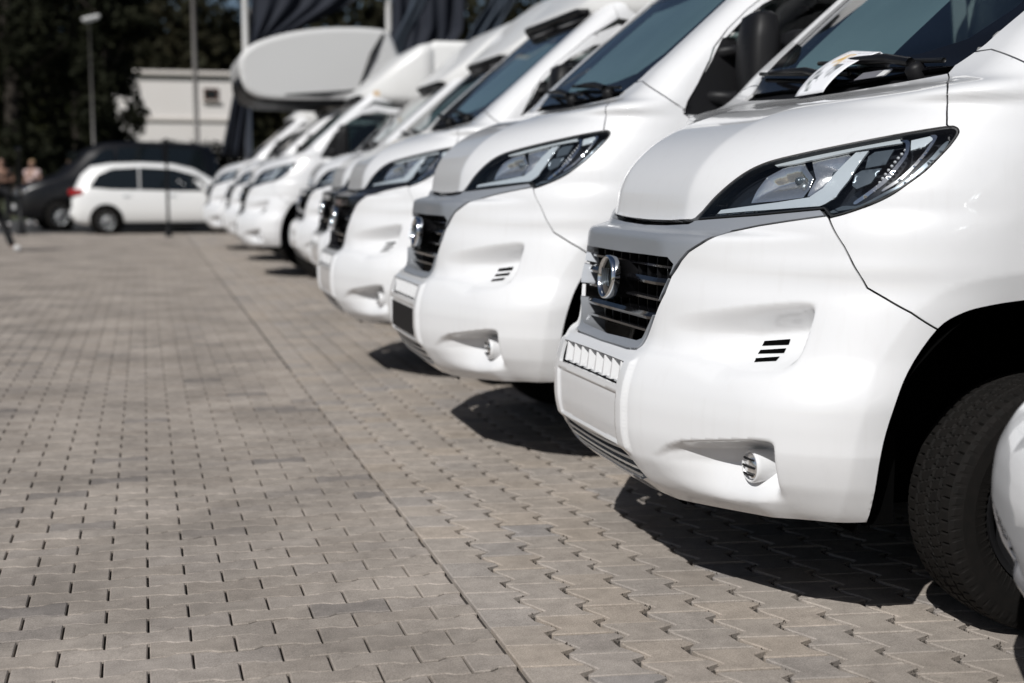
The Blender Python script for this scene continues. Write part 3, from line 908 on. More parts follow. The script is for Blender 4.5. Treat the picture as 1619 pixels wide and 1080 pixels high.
        pts = [loc(np.array(front_pt(v0 + .14 - (v0 - v1 + .26) * t, 1.600 + .062 * t)), .014) for t in np.linspace(0, 1, 12)]
        MB().tube(pts, .008, 6).build('wiper_blade', 'rubber_seal', wp)
    # --- pillars, roof, doors
    pl = [(.90, .703, 1.63), (.928, .718, 1.65), (1.02, .748, 1.737), (1.172, .745, 1.871), (1.317, .735, 1.998), (1.60, .70, 2.25), (1.75, .72, 2.33), (1.75, .87, 2.17), (1.55, .89, 2.08), (1.327, .914, 1.927), (1.235, .925, 1.844), (1.165, .942, 1.761), (1.144, .954, 1.706), (1.089, .97, 1.611), (1.037, .982, 1.531), (1.013, .993, 1.477), (1.011, .989, 1.498), (.936, .961, 1.551), (.908, .769, 1.627)]
    both('windscreen_pillar', pmesh('windscreen_pillar', [pl], spacing=.008, flange=.025, gap=.0015), 'white_paint')
    rf = [(1.575, 0, 2.265), (1.60, .70, 2.25), (1.75, .72, 2.33), (1.75, .87, 2.17), (2.2, .86, 2.17), (2.2, 0, 2.42)]
    part('cab_roof', pmesh('cab_roof', [mirror_half(rf)], spacing=.02, flange=.02), 'white_paint')
    dl = [(1.013, .993, 1.477), (1.037, .982, 1.531), (1.089, .97, 1.611), (1.144, .954, 1.706), (1.165, .942, 1.761), (1.235, .925, 1.844), (1.327, .914, 1.927), (1.55, .89, 2.08), (1.75, .87, 2.13), (2.40, .87, 2.13)] + SP([(2.42, 1.5), (2.42, .42), (1.52, .42), (1.52, .95), (1.30, 1.25), (1.10, 1.42)])
    wn_ = SP([(1.045, 1.49), (1.06, 1.53), (1.11, 1.611), (1.165, 1.70), (1.21, 1.79), (1.31, 1.885), (1.40, 1.95), (1.56, 2.03), (1.75, 2.075), (2.33, 2.075), (2.35, 1.50)])
    doors = both('door', pmesh('door', [dl, wn_], spacing=.011, flange=.025, gap=.0018), 'white_paint')
    wg = pmesh('window', [wn_], spacing=.02, off=.012, flange=0, gap=0)
    sail = pmesh('mirror_base', [SP([(1.02, 1.475), (1.05, 1.531), (1.10, 1.611), (1.155, 1.70), (1.21, 1.80), (1.27, 1.80), (1.30, 1.47)])], spacing=.012, off=-.006, flange=.03, gap=0)
    for i, d_ in enumerate(doors):
        link('window', wg if i == 0 else mirror_mesh(wg, 'window'), d_, 'side_glass' if i == 0 else None)
        link('mirror_base', sail if i == 0 else mirror_mesh(sail, 'mirror_base'), d_, 'black_plastic' if i == 0 else None)
        s = 1 if i == 0 else -1
        m = MB(); m.tube([(1.95, -s * 1.035, 1.28), (1.97, -s * 1.07, 1.285), (2.14, -s * 1.07, 1.285), (2.16, -s * 1.035, 1.28)], .014, 8)
        m.build('handle', 'black_plastic', d_)
        # mirror: two arms and a tall double housing
        m = MB()
        m.tube([(1.14, -s * .96, 1.55), (1.20, -s * 1.04, 1.545), (1.26, -s * 1.10, 1.55)], [.035, .028, .03], 10)
        m.tube([(1.20, -s * .95, 1.74), (1.24, -s * 1.03, 1.745), (1.28, -s * 1.09, 1.74)], [.028, .022, .024], 10)
        rings = []
        for t, zz, hw, dp in ((0, 1.40, .06, .04), (1, 1.415, .095, .065), (2, 1.50, .108, .085), (3, 1.64, .112, .095), (4, 1.78, .110, .09), (5, 1.87, .095, .07), (6, 1.89, .06, .04)):
            rg = []
            for k in range(16):
                q = 2 * math.pi * k / 16
                cx, sy = math.cos(q), math.sin(q)
                rg.append((1.30 + dp * np.sign(cx) * abs(cx) ** .6 * (1 if cx < 0 else .55), -s * (1.125 + hw * np.sign(sy) * abs(sy) ** .6), zz))
            rings.append(rg)
        m.loft(rings)
        m.build('mirror', 'black_plastic', d_)
    bl = [(.87, 0, 1.62), (.90, .60, 1.64), (1.02, .70, 1.745), (1.31, .70, 1.998), (1.56, .66, 2.22), (1.55, 0, 2.235)]
    P['blind'] = part('blind', pmesh('blind', [mirror_half(bl)], spacing=.02, off=.05, flange=0, gap=0), 'blind', ws)
    hb = [(.87, .08, 1.62), (1.55, .08, 2.235), (1.56, -.66, 2.22), (1.31, -.70, 1.998), (1.02, -.70, 1.745), (.90, -.60, 1.64)]
    P['half_blind'] = pmesh('half_blind', [hb], spacing=.02, off=.05, flange=0, gap=0)
    P['half_blind'].materials.append(MATS['blind'])
    # --- inner structure: dark shell behind the panels, wheel housings, floor, cab interior
    m = MB(); rg = []
    for x, hw, zb, zt in ((.34, .50, .36, 1.02), (.60, .56, .33, 1.10), (1.60, .60, .33, 1.15), (2.4, .9, .33, 1.0)):
        rg.append([(x, -hw, zb), (x, hw, zb), (x, hw, zt), (x, -hw, zt)])
    m.loft(rg, smooth=False)
    part('engine_bay', m.mesh('engine_bay'), 'void')
    m = MB(); m.box((.50, 0, .385), (.36, 1.10, .02)); part('light_baffle', m.mesh('light_baffle'), 'void')  # unseen plate added to stop sun leaking through into the van's shadow
    m = MB(); m.box((4.2, 0, .44), (4.6, 1.9, .18)); part('underbody', m.mesh('underbody'), 'void')
    for s in (1, -1):
        m = MB(); n = 28; rings = []
        for k in range(29):
            q = math.radians(-12 + 204 * k / 28)
            cx, cz_ = 1.0 - math.cos(q) * .545, .42 + math.sin(q) * .56
            vo = .90 + .085 * min(1, max(0, (cz_ - .40) / .40)); rings.append([(cx, -s * vo, cz_), (cx, -s * .58, cz_)])
        V = [p for r in rings for p in r]; F = [(2 * i, 2 * i + 1, 2 * i + 3, 2 * i + 2) for i in range(n)]
        m.add(V, F, True)
        m.add([(.46, -s * .585, .3), (1.6, -s * .585, .3), (1.6, -s * .585, 1.0), (.46, -s * .585, 1.0)], [(0, 1, 2, 3)])
        m.box((.525, -s * .74, .46), (.09, .32, .26))  # unseen block added behind the bumper corner to lengthen its ground shadow
        m.build('wheel_housing', 'void', root)
    m = MB()
    m.loft([[(.90, -.80, 1.30), (1.02, -.88, 1.50), (1.20, -.88, 1.50), (1.36, -.86, 1.42), (1.40, -.86, 1.1)], [(.86, 0, 1.30), (.95, 0, 1.54), (1.20, 0, 1.55), (1.36, 0, 1.45), (1.40, 0, 1.1)], [(.90, .80, 1.30), (1.02, .88, 1.50), (1.20, .88, 1.50), (1.36, .86, 1.42), (1.40, .86, 1.1)]])
    m.box((1.9, 0, .95), (1.0, 1.8, .12))
    m.box((2.46, 0, 1.5), (.04, 1.7, 1.3))
    part('dashboard', m.mesh('dashboard'), 'interior')
    for s in (1, -1):
        m = MB(); m.box((1.95, -s * .48, 1.22), (.50, .50, .18), bev=.05); m.box((2.20, -s * .48, 1.62), (.16, .50, .70), bev=.06, taper=.85, ry=.18); m.box((2.28, -s * .48, 2.05), (.11, .27, .22), bev=.04)
        m.build('seat', 'seat_cloth', root)
    m = MB(); c = Vector((1.46, -.48, 1.50)); d = Vector((-.8, 0, .6)).normalized(); a = Vector((0, 1, 0)); b = d.cross(a)
    m.tube([c + (a * math.cos(q) + b * math.sin(q)) * .19 for q in np.linspace(0, 2 * math.pi, 33)], .016, 8, cap=False)
    m.tube([c - a * .18, c, c + a * .18], .018, 6); m.tube([c, c - d * .25], .03, 8)
    m.build('steering_wheel', 'interior', root)
    # --- front wheels: treaded tyre with a steel rim
    tyre = tyre_mesh(.362, .228)
    rim = rim_mesh()
    for s in (1, -1):
        w = part('wheel', tyre if s == 1 else tyre, 'rubber' if s == 1 else None)
        w.location = (1.04, -s * .888, .362)
        w.rotation_euler = (0, 0, 0 if s == 1 else math.pi)
        r = link('rim', rim, w, 'dark_rim' if s == 1 else None)
        P.setdefault('wheels', []).append(w)
    # --- living box and roof pod
    def rr(x, hw, zb, zt, r, n=5):
        pts = []
        for cy, cz2, q0 in ((hw - r, zt - r, 0), (-hw + r, zt - r, 90), (-hw + r, zb + r, 180), (hw - r, zb + r, 270)):
            for i in range(n):
                q = math.radians(q0 + 90 * i / (n - 1)); pts.append((x, cy + r * math.cos(q), cz2 + r * math.sin(q)))
        return pts
    m = MB(); m.loft([rr(2.45, 1.05, .50, 2.94, .06), rr(2.50, 1.075, .46, 2.98, .08), rr(6.3, 1.075, .46, 2.98, .08), rr(6.4, 1.04, .5, 2.94, .06)])
    P['box'] = part('living_box', m.mesh('living_box'), 'grp')
    m = MB(); m.loft([rr(1.56, .62, 2.275, 2.31, .015), rr(1.64, .76, 2.24, 2.37, .05), rr(1.80, .90, 2.20, 2.50, .10), rr(2.05, 1.0, 2.16, 2.74, .14), rr(2.32, 1.06, 2.13, 2.93, .15), rr(2.52, 1.07, 2.12, 2.975, .12)])
    P['pod'] = part('roof_pod', m.mesh('roof_pod'), 'grp')
    m = MB(); m.loft([rr(1.545, .60, 2.262, 2.292, .01), rr(1.60, .70, 2.235, 2.285, .02)]); m.build('roof_visor', 'black_plastic', P['pod'])
    return root, P

def tyre_mesh(R, W):
    na = 420
    prof = []
    # sidewall in, bead to shoulder, tread, back  (y across, r radius)
    sw = [(-.36, .62), (-.46, .68), (-.50, .78), (-.495, .88), (-.47, .945), (-.44, .972)]
    tr = [(-.43 + .86 * i / 34, 1.0 - .018 * abs(-1 + 2 * i / 34) ** 3) for i in range(35)]
    pf = sw + tr + [(-a, b) for a, b in reversed(sw)]
    Y = np.array([p[0] for p in pf]) * W; RR = np.array([p[1] for p in pf]) * R
    q = np.arange(na) / na * 2 * math.pi
    U, T = np.meshgrid(np.array([p[0] for p in pf]), q)
    rad = np.tile(RR, (na, 1))
    tread = (np.abs(U) < .435)
    groove = np.zeros_like(rad)
    for g in (-.24, -.03, .19):
        zig = .014 * np.sign(np.sin(T * 70))
        groove = np.maximum(groove, (np.abs(U - g - zig) < .017).astype(float))
    pitch = 70 * T / (2 * math.pi)
    lat = ((pitch + U * 1.2) % 1.0 < .12) & (np.abs(U) > .26)
    lat2 = ((pitch + .5 - U * 2.2) % 1.0 < .10) & (np.abs(U) <= .26)
    groove = np.maximum(groove, lat * .8); groove = np.maximum(groove, lat2 * .7)
    rad = rad - tread * groove * .009
    sh = (np.abs(U) > .44) & (np.abs(U) < .49)
    rad = rad - sh * (((pitch) % 1.0) < .3) * .005
    Yg = np.tile(Y, (na, 1))
    V = np.stack([rad * np.cos(T), Yg, rad * np.sin(T)], -1).reshape(-1, 3)
    n = len(pf)
    F = [(i * n + k, i * n + k + 1, ((i + 1) % na) * n + k + 1, ((i + 1) % na) * n + k) for i in range(na) for k in range(n - 1)]
    me = mesh('wheel', V, F, smooth=False)
    return me
def rim_mesh():
    m = MB()
    m.lathe([(.235, -.105), (.215, -.10), (.205, -.04), (.14, -.055), (.11, -.075), (.06, -.075), (.05, -.09), (.001, -.09)], (0, 0, 0), (0, 1, 0), 40)
    m.lathe([(.235, -.105), (.225, 0), (.235, .10)], (0, 0, 0), (0, 1, 0), 40)
    for k in range(5):
        q = k * 2 * math.pi / 5
        m.tube([(.085 * math.cos(q), -.07, .085 * math.sin(q)), (.085 * math.cos(q), -.092, .085 * math.sin(q))], .011, 6)
    return m.mesh('rim')

# ------------------------------------------------------------------ the row of motorhomes
X0, Y0 = 1.381, 4.055
proto, PP = make_motorhome()
def find(o, name):
    for c in o.children:
        if c.name.split('.')[0] == name: return c
        r = find(c, name)
        if r: return r
def set_mat(o, m):
    o.material_slots[0].link = 'OBJECT'
    o.material_slots[0].material = MATS[m]
GROUP = 'motorhomes parked side by side in the row'
VANS = [
    # dx, Y, raise, trim, label
    (0.0, 4.055, 0.0, 'silver_trim', 'large sharp white motorhome in front with flyer under its wiper and treaded tyre showing'),
    (-.185, 6.283, .066, 'silver_trim', 'white motorhome with silver grille surround and black number plate, second in the row'),
    (-.227, 8.871, .062, 'black_trim', 'white motorhome with black nose trim next behind the one with the black plate'),
    (.09, 12.0, .06, 'black_trim', 'set-back white motorhome with black nose trim, half hidden behind the third one'),
    (.24, 15.2, .06, 'black_trim', 'set-back white motorhome with dark grille, just right of the one with the sand coloured stripe'),
    (-.20, 18.2, .08, 'black_trim', 'blurred white motorhome with sand coloured stripe on its pale roof front'),
    (-.18, 21.7, .08, 'black_trim', 'blurred motorhome carrying the bulging overcab berth'),
    (-.33, 25.2, .08, 'black_trim', 'farthest motorhome at the left end of the row, nose before the white hatchback'),
]
vans = []
src = proto
for i, (dx, Y, dz, trim, lab) in enumerate(VANS):
    r = proto if i == 0 else copy_tree(proto)
    vans.append(r)
for i, (dx, Y, dz, trim, lab) in enumerate(VANS):
    r = vans[i]
    r.location = (X0 + dx, Y, dz)
    tag(r, lab, 'motorhome', GROUP)
    for c in r.children:
        if c.name.split('.')[0] == 'wheel': c.location.z = .362 - dz
    if trim != 'silver_trim': set_mat(find(r, 'grille_surround'), trim)
find(vans[0], 'blind').data = PP['half_blind']
# plates: only the second van wears one (black); the others show the bare white recess
for i, r in enumerate(vans):
    p = find(r, 'number_plate')
    if i == 1: set_mat(p, 'plate_black')
    else: bpy.data.objects.remove(p)
# nearest van, of which only the far front corner reaches into the picture
r = copy_tree(vans[0])
r.location = (X0 + .235, 1.74, 0.0)
tag(r, 'white bumper corner of the nearest motorhome at the right picture edge, before the tyre', 'motorhome', GROUP)
vans.append(r)
near_van = r

# ------------------------------------------------------------------ motorhome extras
# overcab berth of the seventh van, stripe on the sixth
r = vans[6]
def oval(x, hw, zb, zt, n=28, p=.45):
    pts = []
    zc, hz = (zb + zt) / 2, (zt - zb) / 2
    for i in range(n):
        q = 2 * math.pi * i / n
        c, s_ = math.cos(q), math.sin(q)
        pts.append((x, hw * np.sign(c) * abs(c) ** .22, zc + hz * np.sign(s_) * abs(s_) ** p))
    return pts
prof = cr([(.22, 2.86), (.24, 3.02), (.36, 3.17), (.62, 3.30), (1.1, 3.43), (1.7, 3.50), (2.3, 3.50), (2.52, 3.42), (2.66, 3.10)], 4) + cr([(2.66, 2.46), (1.9, 2.40), (1.1, 2.38), (.60, 2.40), (.36, 2.50), (.26, 2.66)], 4)
pa = np.array(prof)
rings = []
for y, dn in ((-1.07, .07), (-1.055, .03), (-1.02, .0), (1.02, .0), (1.055, .03), (1.07, .07)):
    q = inset(pa, dn)
    rings.append([(a_, y, b_) for a_, b_ in q])
m = MB().loft(rings, smooth=False)
al = m.build('overcab_berth', 'grp_grey', r)
MB().loft([oval(.24, .9, 2.60, 2.80), oval(.36, 1.0, 2.42, 2.60), oval(.62, 1.045, 2.33, 2.46), oval(2.3, 1.06, 2.30, 2.43)]).build('berth_skirt', 'black_plastic', al)
for s in (1, -1):
    m = MB(); m.tube([(2.05, -s * 1.075, 2.62), (2.25, -s * 1.08, 3.1), (2.42, -s * 1.075, 3.42)], [.02, .05, .02], 8); m.build('decal_stripe', 'black_plastic', al)
    m = MB(); m.tube([(.9, -s * 1.07, 2.47), (1.5, -s * 1.08, 2.50), (2.0, -s * 1.075, 2.56)], [.01, .03, .01], 8); m.build('decal_stripe', 'black_plastic', al)
r = vans[5]
pod = find(r, 'roof_pod')
for s in (1, -1):
    m = MB(); m.add([(1.72, -s * .875, 2.33), (2.45, -s * 1.078, 2.40), (2.45, -s * 1.078, 2.30), (1.72, -s * .875, 2.27)], [(0, 1, 2, 3)]); m.build('stripe', 'decal_sand', pod)

# flyer and card under the wiper of the first van
mat('flyer_paper', (.78, .79, .82), .5)
fm = MATS['flyer_paper']; nt = fm.node_tree
uv = nt.nodes.new('ShaderNodeAttribute'); uv.attribute_name = 'sheet'
sep = nt.nodes.new('ShaderNodeSeparateXYZ'); nt.links.new(uv.outputs['Vector'], sep.inputs[0])
def block(u0, u1, v0_, v1, col, prev, noisy=0.0):
    def cmp_(src, a, b_):
        g = nt.nodes.new('ShaderNodeMath'); g.operation = 'GREATER_THAN'; nt.links.new(src, g.inputs[0]); g.inputs[1].default_value = a
        l = nt.nodes.new('ShaderNodeMath'); l.operation = 'LESS_THAN'; nt.links.new(src, l.inputs[0]); l.inputs[1].default_value = b_
        mu = nt.nodes.new('ShaderNodeMath'); mu.operation = 'MULTIPLY'; nt.links.new(g.outputs[0], mu.inputs[0]); nt.links.new(l.outputs[0], mu.inputs[1]); return mu.outputs[0]
    mu = nt.nodes.new('ShaderNodeMath'); mu.operation = 'MULTIPLY'
    nt.links.new(cmp_(sep.outputs[0], u0, u1), mu.inputs[0]); nt.links.new(cmp_(sep.outputs[1], v0_, v1), mu.inputs[1])
    fac = mu.outputs[0]
    if noisy:
        nz = nt.nodes.new('ShaderNodeTexNoise'); nz.inputs['Scale'].default_value = noisy; nt.links.new(uv.outputs['Vector'], nz.inputs['Vector'])
        mp = nt.nodes.new('ShaderNodeMapRange'); mp.inputs[1].default_value = .42; mp.inputs[2].default_value = .6; nt.links.new(nz.outputs['Fac'], mp.inputs[0])
        m2 = nt.nodes.new('ShaderNodeMath'); m2.operation = 'MULTIPLY'; nt.links.new(fac, m2.inputs[0]); nt.links.new(mp.outputs[0], m2.inputs[1]); fac = m2.outputs[0]
    mx = nt.nodes.new('ShaderNodeMix'); mx.data_type = 'RGBA'
    nt.links.new(fac, mx.inputs['Factor'])
    if isinstance(prev, tuple): mx.inputs['A'].default_value = (*prev, 1)
    else: nt.links.new(prev, mx.inputs['A'])
    mx.inputs['B'].default_value = (*col, 1)
    return mx.outputs['Result']
c = block(.12, .50, .42, .72, (.62, .40, .12), (.78, .79, .82), 4)
c = block(.10, .72, .20, .46, (.16, .17, .18), c, 3.5)
c = block(.10, .42, .04, .20, (.22, .24, .24), c, 5)
c = block(.10, .9, .74, .755, (.2, .2, .22), c, 30)
c = block(.55, .9, .5, .515, (.4, .2, .2), c, 30)
c = block(.55, .9, .56, .57, (.25, .25, .27), c, 30)
c = block(.2, .85, .79, .80, (.3, .3, .33), c, 30)
nt.links.new(c, nt.nodes['Principled BSDF'].inputs['Base Color'])
FLY = [(0.749, -0.079, 1.534), (0.77, 0.078, 1.54), (0.918, 0.185, 1.651), (0.943, -0.05, 1.677)]
CARD = [(0.827, 0.166, 1.582), (0.829, 0.346, 1.583), (0.856, 0.325, 1.606), (0.855, 0.175, 1.605)]
def wpt(p): return Vector((X0 + p[0], Y0 - p[1], p[2]))
A = np.array(FLY)   # four corners: bottom-left, bottom-right, top-right, top-left
V = []; UV = []; nu, nv = 8, 22
for j in range(nv + 1):
    t = j / nv
    for i in range(nu + 1):
        s_ = i / nu
        t1 = min(t / .82, 1.0)
        p = (A[0] * (1 - s_) + A[1] * s_) * (1 - t1) + (A[3] * (1 - s_) + A[2] * s_) * t1
        if t > .82:
            p = p + np.array([.02, .0, -.10]) * ((t - .82) / .18) ** 1.6 + np.array([-.012, .10, .0]) * ((t - .82) / .18)
        p = p + np.array([-.35, 0, .9]) * (.030 * math.sin(math.pi * min(t, 1) ** .8) + .012)
        V.append(wpt(p)); UV.append((s_, t, 0))
F = [(j * (nu + 1) + i, j * (nu + 1) + i + 1, (j + 1) * (nu + 1) + i + 1, (j + 1) * (nu + 1) + i) for j in range(nv) for i in range(nu)]
base = V[0].copy()
me = mesh('flyer', [v - base for v in V], F)
a = me.attributes.new('sheet', 'FLOAT_VECTOR', 'POINT'); a.data.foreach_set('vector', np.array(UV, float).ravel())
o = link('flyer', me, None, 'flyer_paper'); o.location = base
tag(o, 'white printed flyer with yellow and grey picture tucked under the wiper of the front motorhome', 'flyer')
md = o.modifiers.new('thick', 'SOLIDIFY'); md.thickness = .0008
mat('card', (.16, .16, .18), .5)
cpt = [wpt(p) for p in CARD]
m = MB(); b0 = cpt[0].copy(); nrm = (cpt[1] - cpt[0]).cross(cpt[3] - cpt[0]).normalized() * .002
m.add([p - b0 for p in cpt] + [p - b0 + nrm for p in cpt], [(0, 1, 2, 3), (7, 6, 5, 4), (0, 4, 5, 1), (1, 5, 6, 2), (2, 6, 7, 3), (3, 7, 4, 0)])
card = m.build('card', 'card'); card.location = b0
tag(card, 'small grey card with white end lying behind the hood edge beside the flyer', 'card')
e = [(cpt[1] - b0) * u + (cpt[3] - b0) * w for u, w in ((.72, .05), (.98, .05), (.98, .95), (.72, .95))]
m = MB(); m.add([p + nrm * 1.4 for p in e] + [p - nrm * .4 for p in e], [(0, 1, 2, 3), (7, 6, 5, 4)]); m.build('white_end', 'plate_white', card)

# ------------------------------------------------------------------ background: trees, building, poles, flags
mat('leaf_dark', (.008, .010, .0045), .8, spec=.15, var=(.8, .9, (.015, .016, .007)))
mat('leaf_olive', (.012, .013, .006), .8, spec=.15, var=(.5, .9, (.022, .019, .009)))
mat('bark', (.035, .028, .022), .95, bump=(30, .8))
nrng = np.random.default_rng(11)
def leaves(clumps, n, size, rs):
    """leaf quads scattered through ellipsoid clumps (x, y, z, rx, ry, rz)"""
    g = np.random.default_rng(rs)
    C_ = np.array(clumps); w = C_[:, 3] * C_[:, 4] * C_[:, 5]; k = g.choice(len(C_), n, p=w / w.sum())
    d = g.normal(size=(n, 3)); d /= np.linalg.norm(d, axis=1, keepdims=True)
    r = g.random(n) ** .45
    c = C_[k, :3] + d * r[:, None] * C_[k, 3:] + g.normal(size=(n, 3)) * .05
    a = g.normal(size=(n, 3)); a /= np.linalg.norm(a, axis=1, keepdims=True)
    b = np.cross(a, g.normal(size=(n, 3))); b /= np.maximum(np.linalg.norm(b, axis=1, keepdims=True), 1e-6)
    s = size * g.uniform(.55, 1.3, (n, 1))
    V = np.stack([c - a * s * .5, c + b * s * .3, c + a * s * .5, c - b * s * .3], 1).reshape(-1, 3)
    F = np.arange(4 * n).reshape(-1, 4)
    return V, F
def tree(name, label, loc, hgt, rad, cat='tree', rs=1, low=.12, n=9000, leaf=.30, m='leaf_dark', group=None):
    t = thing(name, label, cat, loc, 0, group)
    g = random.Random(rs); cl = []
    for i in range(46):
        h = low + (1 - low) * g.random()
        prof = math.sin(math.pi * min(1, (h - low) / (1 - low) * .82 + .16)) ** .7
        q = g.random() * 6.28; rr_ = rad * prof * g.uniform(.2, .85)
        s = rad * g.uniform(.22, .42)
        cl.append((rr_ * math.cos(q), rr_ * math.sin(q), h * hgt, s, s, s * 1.1))
    V, F = leaves(cl, n, leaf, rs)
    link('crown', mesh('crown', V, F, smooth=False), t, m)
    mb = MB(); mb.tube([(0, 0, -.1), (.05, .02, hgt * .3), (-.05, .05, hgt * .65), (0, 0, hgt * .95)], [rad * .11, rad * .08, rad * .05, .02], 9)
    for i in range(9):
        q = g.random() * 6.28; h = hgt * g.uniform(.2, .75)
        mb.tube([(0, 0, h), (rad * .35 * math.cos(q), rad * .35 * math.sin(q), h + .5), (rad * .75 * math.cos(q), rad * .75 * math.sin(q), h + 1.3)], [rad * .035, rad * .02, .01], 6)
    mb.build('trunk', 'bark', t)
    return t
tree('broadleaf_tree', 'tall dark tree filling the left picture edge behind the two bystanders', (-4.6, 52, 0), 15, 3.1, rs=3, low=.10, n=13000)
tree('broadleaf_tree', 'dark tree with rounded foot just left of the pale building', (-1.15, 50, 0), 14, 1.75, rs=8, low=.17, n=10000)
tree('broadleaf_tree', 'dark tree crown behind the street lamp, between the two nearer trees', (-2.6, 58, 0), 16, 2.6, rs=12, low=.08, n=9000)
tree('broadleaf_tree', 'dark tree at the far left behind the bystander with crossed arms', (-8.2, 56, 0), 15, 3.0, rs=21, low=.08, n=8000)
# wooded slope behind everything
cl = []
g = random.Random(4)
for i in range(560):
    x = g.uniform(-34, 78); y = g.uniform(96, 128)
    zt = 18.2 + 1.8 * noise.noise(Vector((x * .06, 0, 3))) + (y - 96) * .04
    s = g.uniform(1.6, 3.6)
    cl.append((x, y, g.uniform(.5, zt - s * .8), s * 1.2, s, s))
V, F = leaves(cl, 75000, .95, 9)
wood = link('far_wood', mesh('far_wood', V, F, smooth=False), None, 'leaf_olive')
tag(wood, 'dark wooded slope behind the yard, flags and building', 'wood', kind='stuff')
mb = MB(); xs = np.linspace(-160, 200, 60); V = []; F = []
for i, x in enumerate(xs):
    zt = 16.5 + 2.0 * noise.noise(Vector((x * .03, 1, 0)))
    V += [(x, 108, -.2), (x, 124, zt * .75), (x, 150, zt), (x, 260, zt + 6)]
for i in range(len(xs) - 1):
    for k in range(3): F.append((i * 4 + k, (i + 1) * 4 + k, (i + 1) * 4 + k + 1, i * 4 + k + 1))
hill = mb.add(V, F, True).build('hill', 'hill'); tag(hill, kind='structure')
# clipped hedge below the building
hd = thing('hedge', 'olive hedge below the pale building behind the parked cars', 'hedge', (2.2, 63, 0))
V, F = leaves([(x, 0, z, .9, .7, .8) for x in np.linspace(-5, 6, 14) for z in (.6, 1.5, 2.3)], 15000, .25, 31)
link('foliage', mesh('foliage', V, F, smooth=False), hd, 'leaf_olive')
mb = MB()
for x in np.linspace(-5, 6, 12): mb.tube([(x, 0, -.1), (x + .1, 0, 1.2), (x, .1, 2.2)], [.06, .04, .02], 6)
mb.build('stems', 'bark', hd)
# pale building
mat('render_wall', (.74, .71, .68), .85, var=(.7, .25, (.66, .62, .58)))
mat('render_band', (.62, .58, .54), .85)
mat('brown_shutter', (.10, .05, .035), .6)
bd = thing('building', 'pale rendered flat-roofed building behind the trees and lamp post', 'building', (1.4, 71, 0))
MB().box((0, 4, 3.3), (7.2, 8, 6.5), bev=.03).build('wall', 'render_wall', bd)
MB().box((0, 3.9, 6.68), (7.5, 8.3, .24), bev=.04).build('roof', 'render_band', bd)
MB().box((0, -.04, 4.35), (7.3, .16, .14)).build('ledge', 'render_band', bd)
for x in (2.05,):
    w = MB().box((x, -.03, 5.65), (.75, .1, .62)).build('window', 'brown_shutter', bd)
    MB().box((x, -.07, 5.65), (.58, .03, .45)).build('pane', 'black_gloss', w)
    MB().box((x, -.10, 5.30), (.9, .2, .06)).build('sill', 'render_band', w)
# lamp post, lamp, flag poles
mat('galv', (.20, .19, .18), .55, metal=.3)
mat('white_pole', (.62, .62, .61), .4)
pl_ = MB().tube([(0, 0, -.02), (0, 0, 4), (0, 0, 9.5)], [.075, .068, .05], 12)
o = pl_.build('lamp_post', 'galv'); o.location = (1.44, 38, 0); tag(o, 'grey lamp post rising in front of the pale building', 'lamp post')
sl_ = thing('street_lamp', 'street lamp with small white head before the dark trees', 'street lamp', (-1.62, 48, 0))
MB().tube([(0, 0, -.02), (0, 0, 6.62)], [.05, .035], 10).build('post', 'galv', sl_)
MB().box((.06, 0, 6.70), (.62, .30, .13), bev=.04, ry=-.25).build('lamp_head', 'white_pole', sl_)
MB().box((.06, 0, 6.62), (.45, .22, .03), ry=-.25).build('lamp_glass', 'plate_white', sl_)
mat('navy_cloth', (.004, .007, .016), .8, bump=(300, .1))
mat('slate_cloth', (.030, .042, .060), .75, bump=(300, .1))
mat('emblem_cloth', (.70, .72, .78), .7)
def flag_pole(label, loc, hgt=9.0):
    p = thing('flag_pole', label, 'flag pole', loc, 0, 'flag poles behind the motorhomes')
    MB().tube([(0, 0, -.02), (0, 0, hgt * .5), (0, 0, hgt)], [.085, .075, .05], 12).build('pole', 'white_pole', p)
    MB().lathe([(.001, .12), (.05, .10), (.07, .05), (.05, 0), (.001, -.01)], (0, 0, hgt), (0, 0, 1), 14).build('finial', 'white_pole', p)
    for z in (4.92, 2.9): MB().box((.13, 0, z), (.14, .06, .16), bev=.02).build('bracket', 'galv', p)
    return p
flag_pole('white flag pole left of the overcab motorhome', (2.235, 30, 0))
flag_pole('white flag pole rising behind the motorhome with the overcab berth', (5.39, 30, 0))
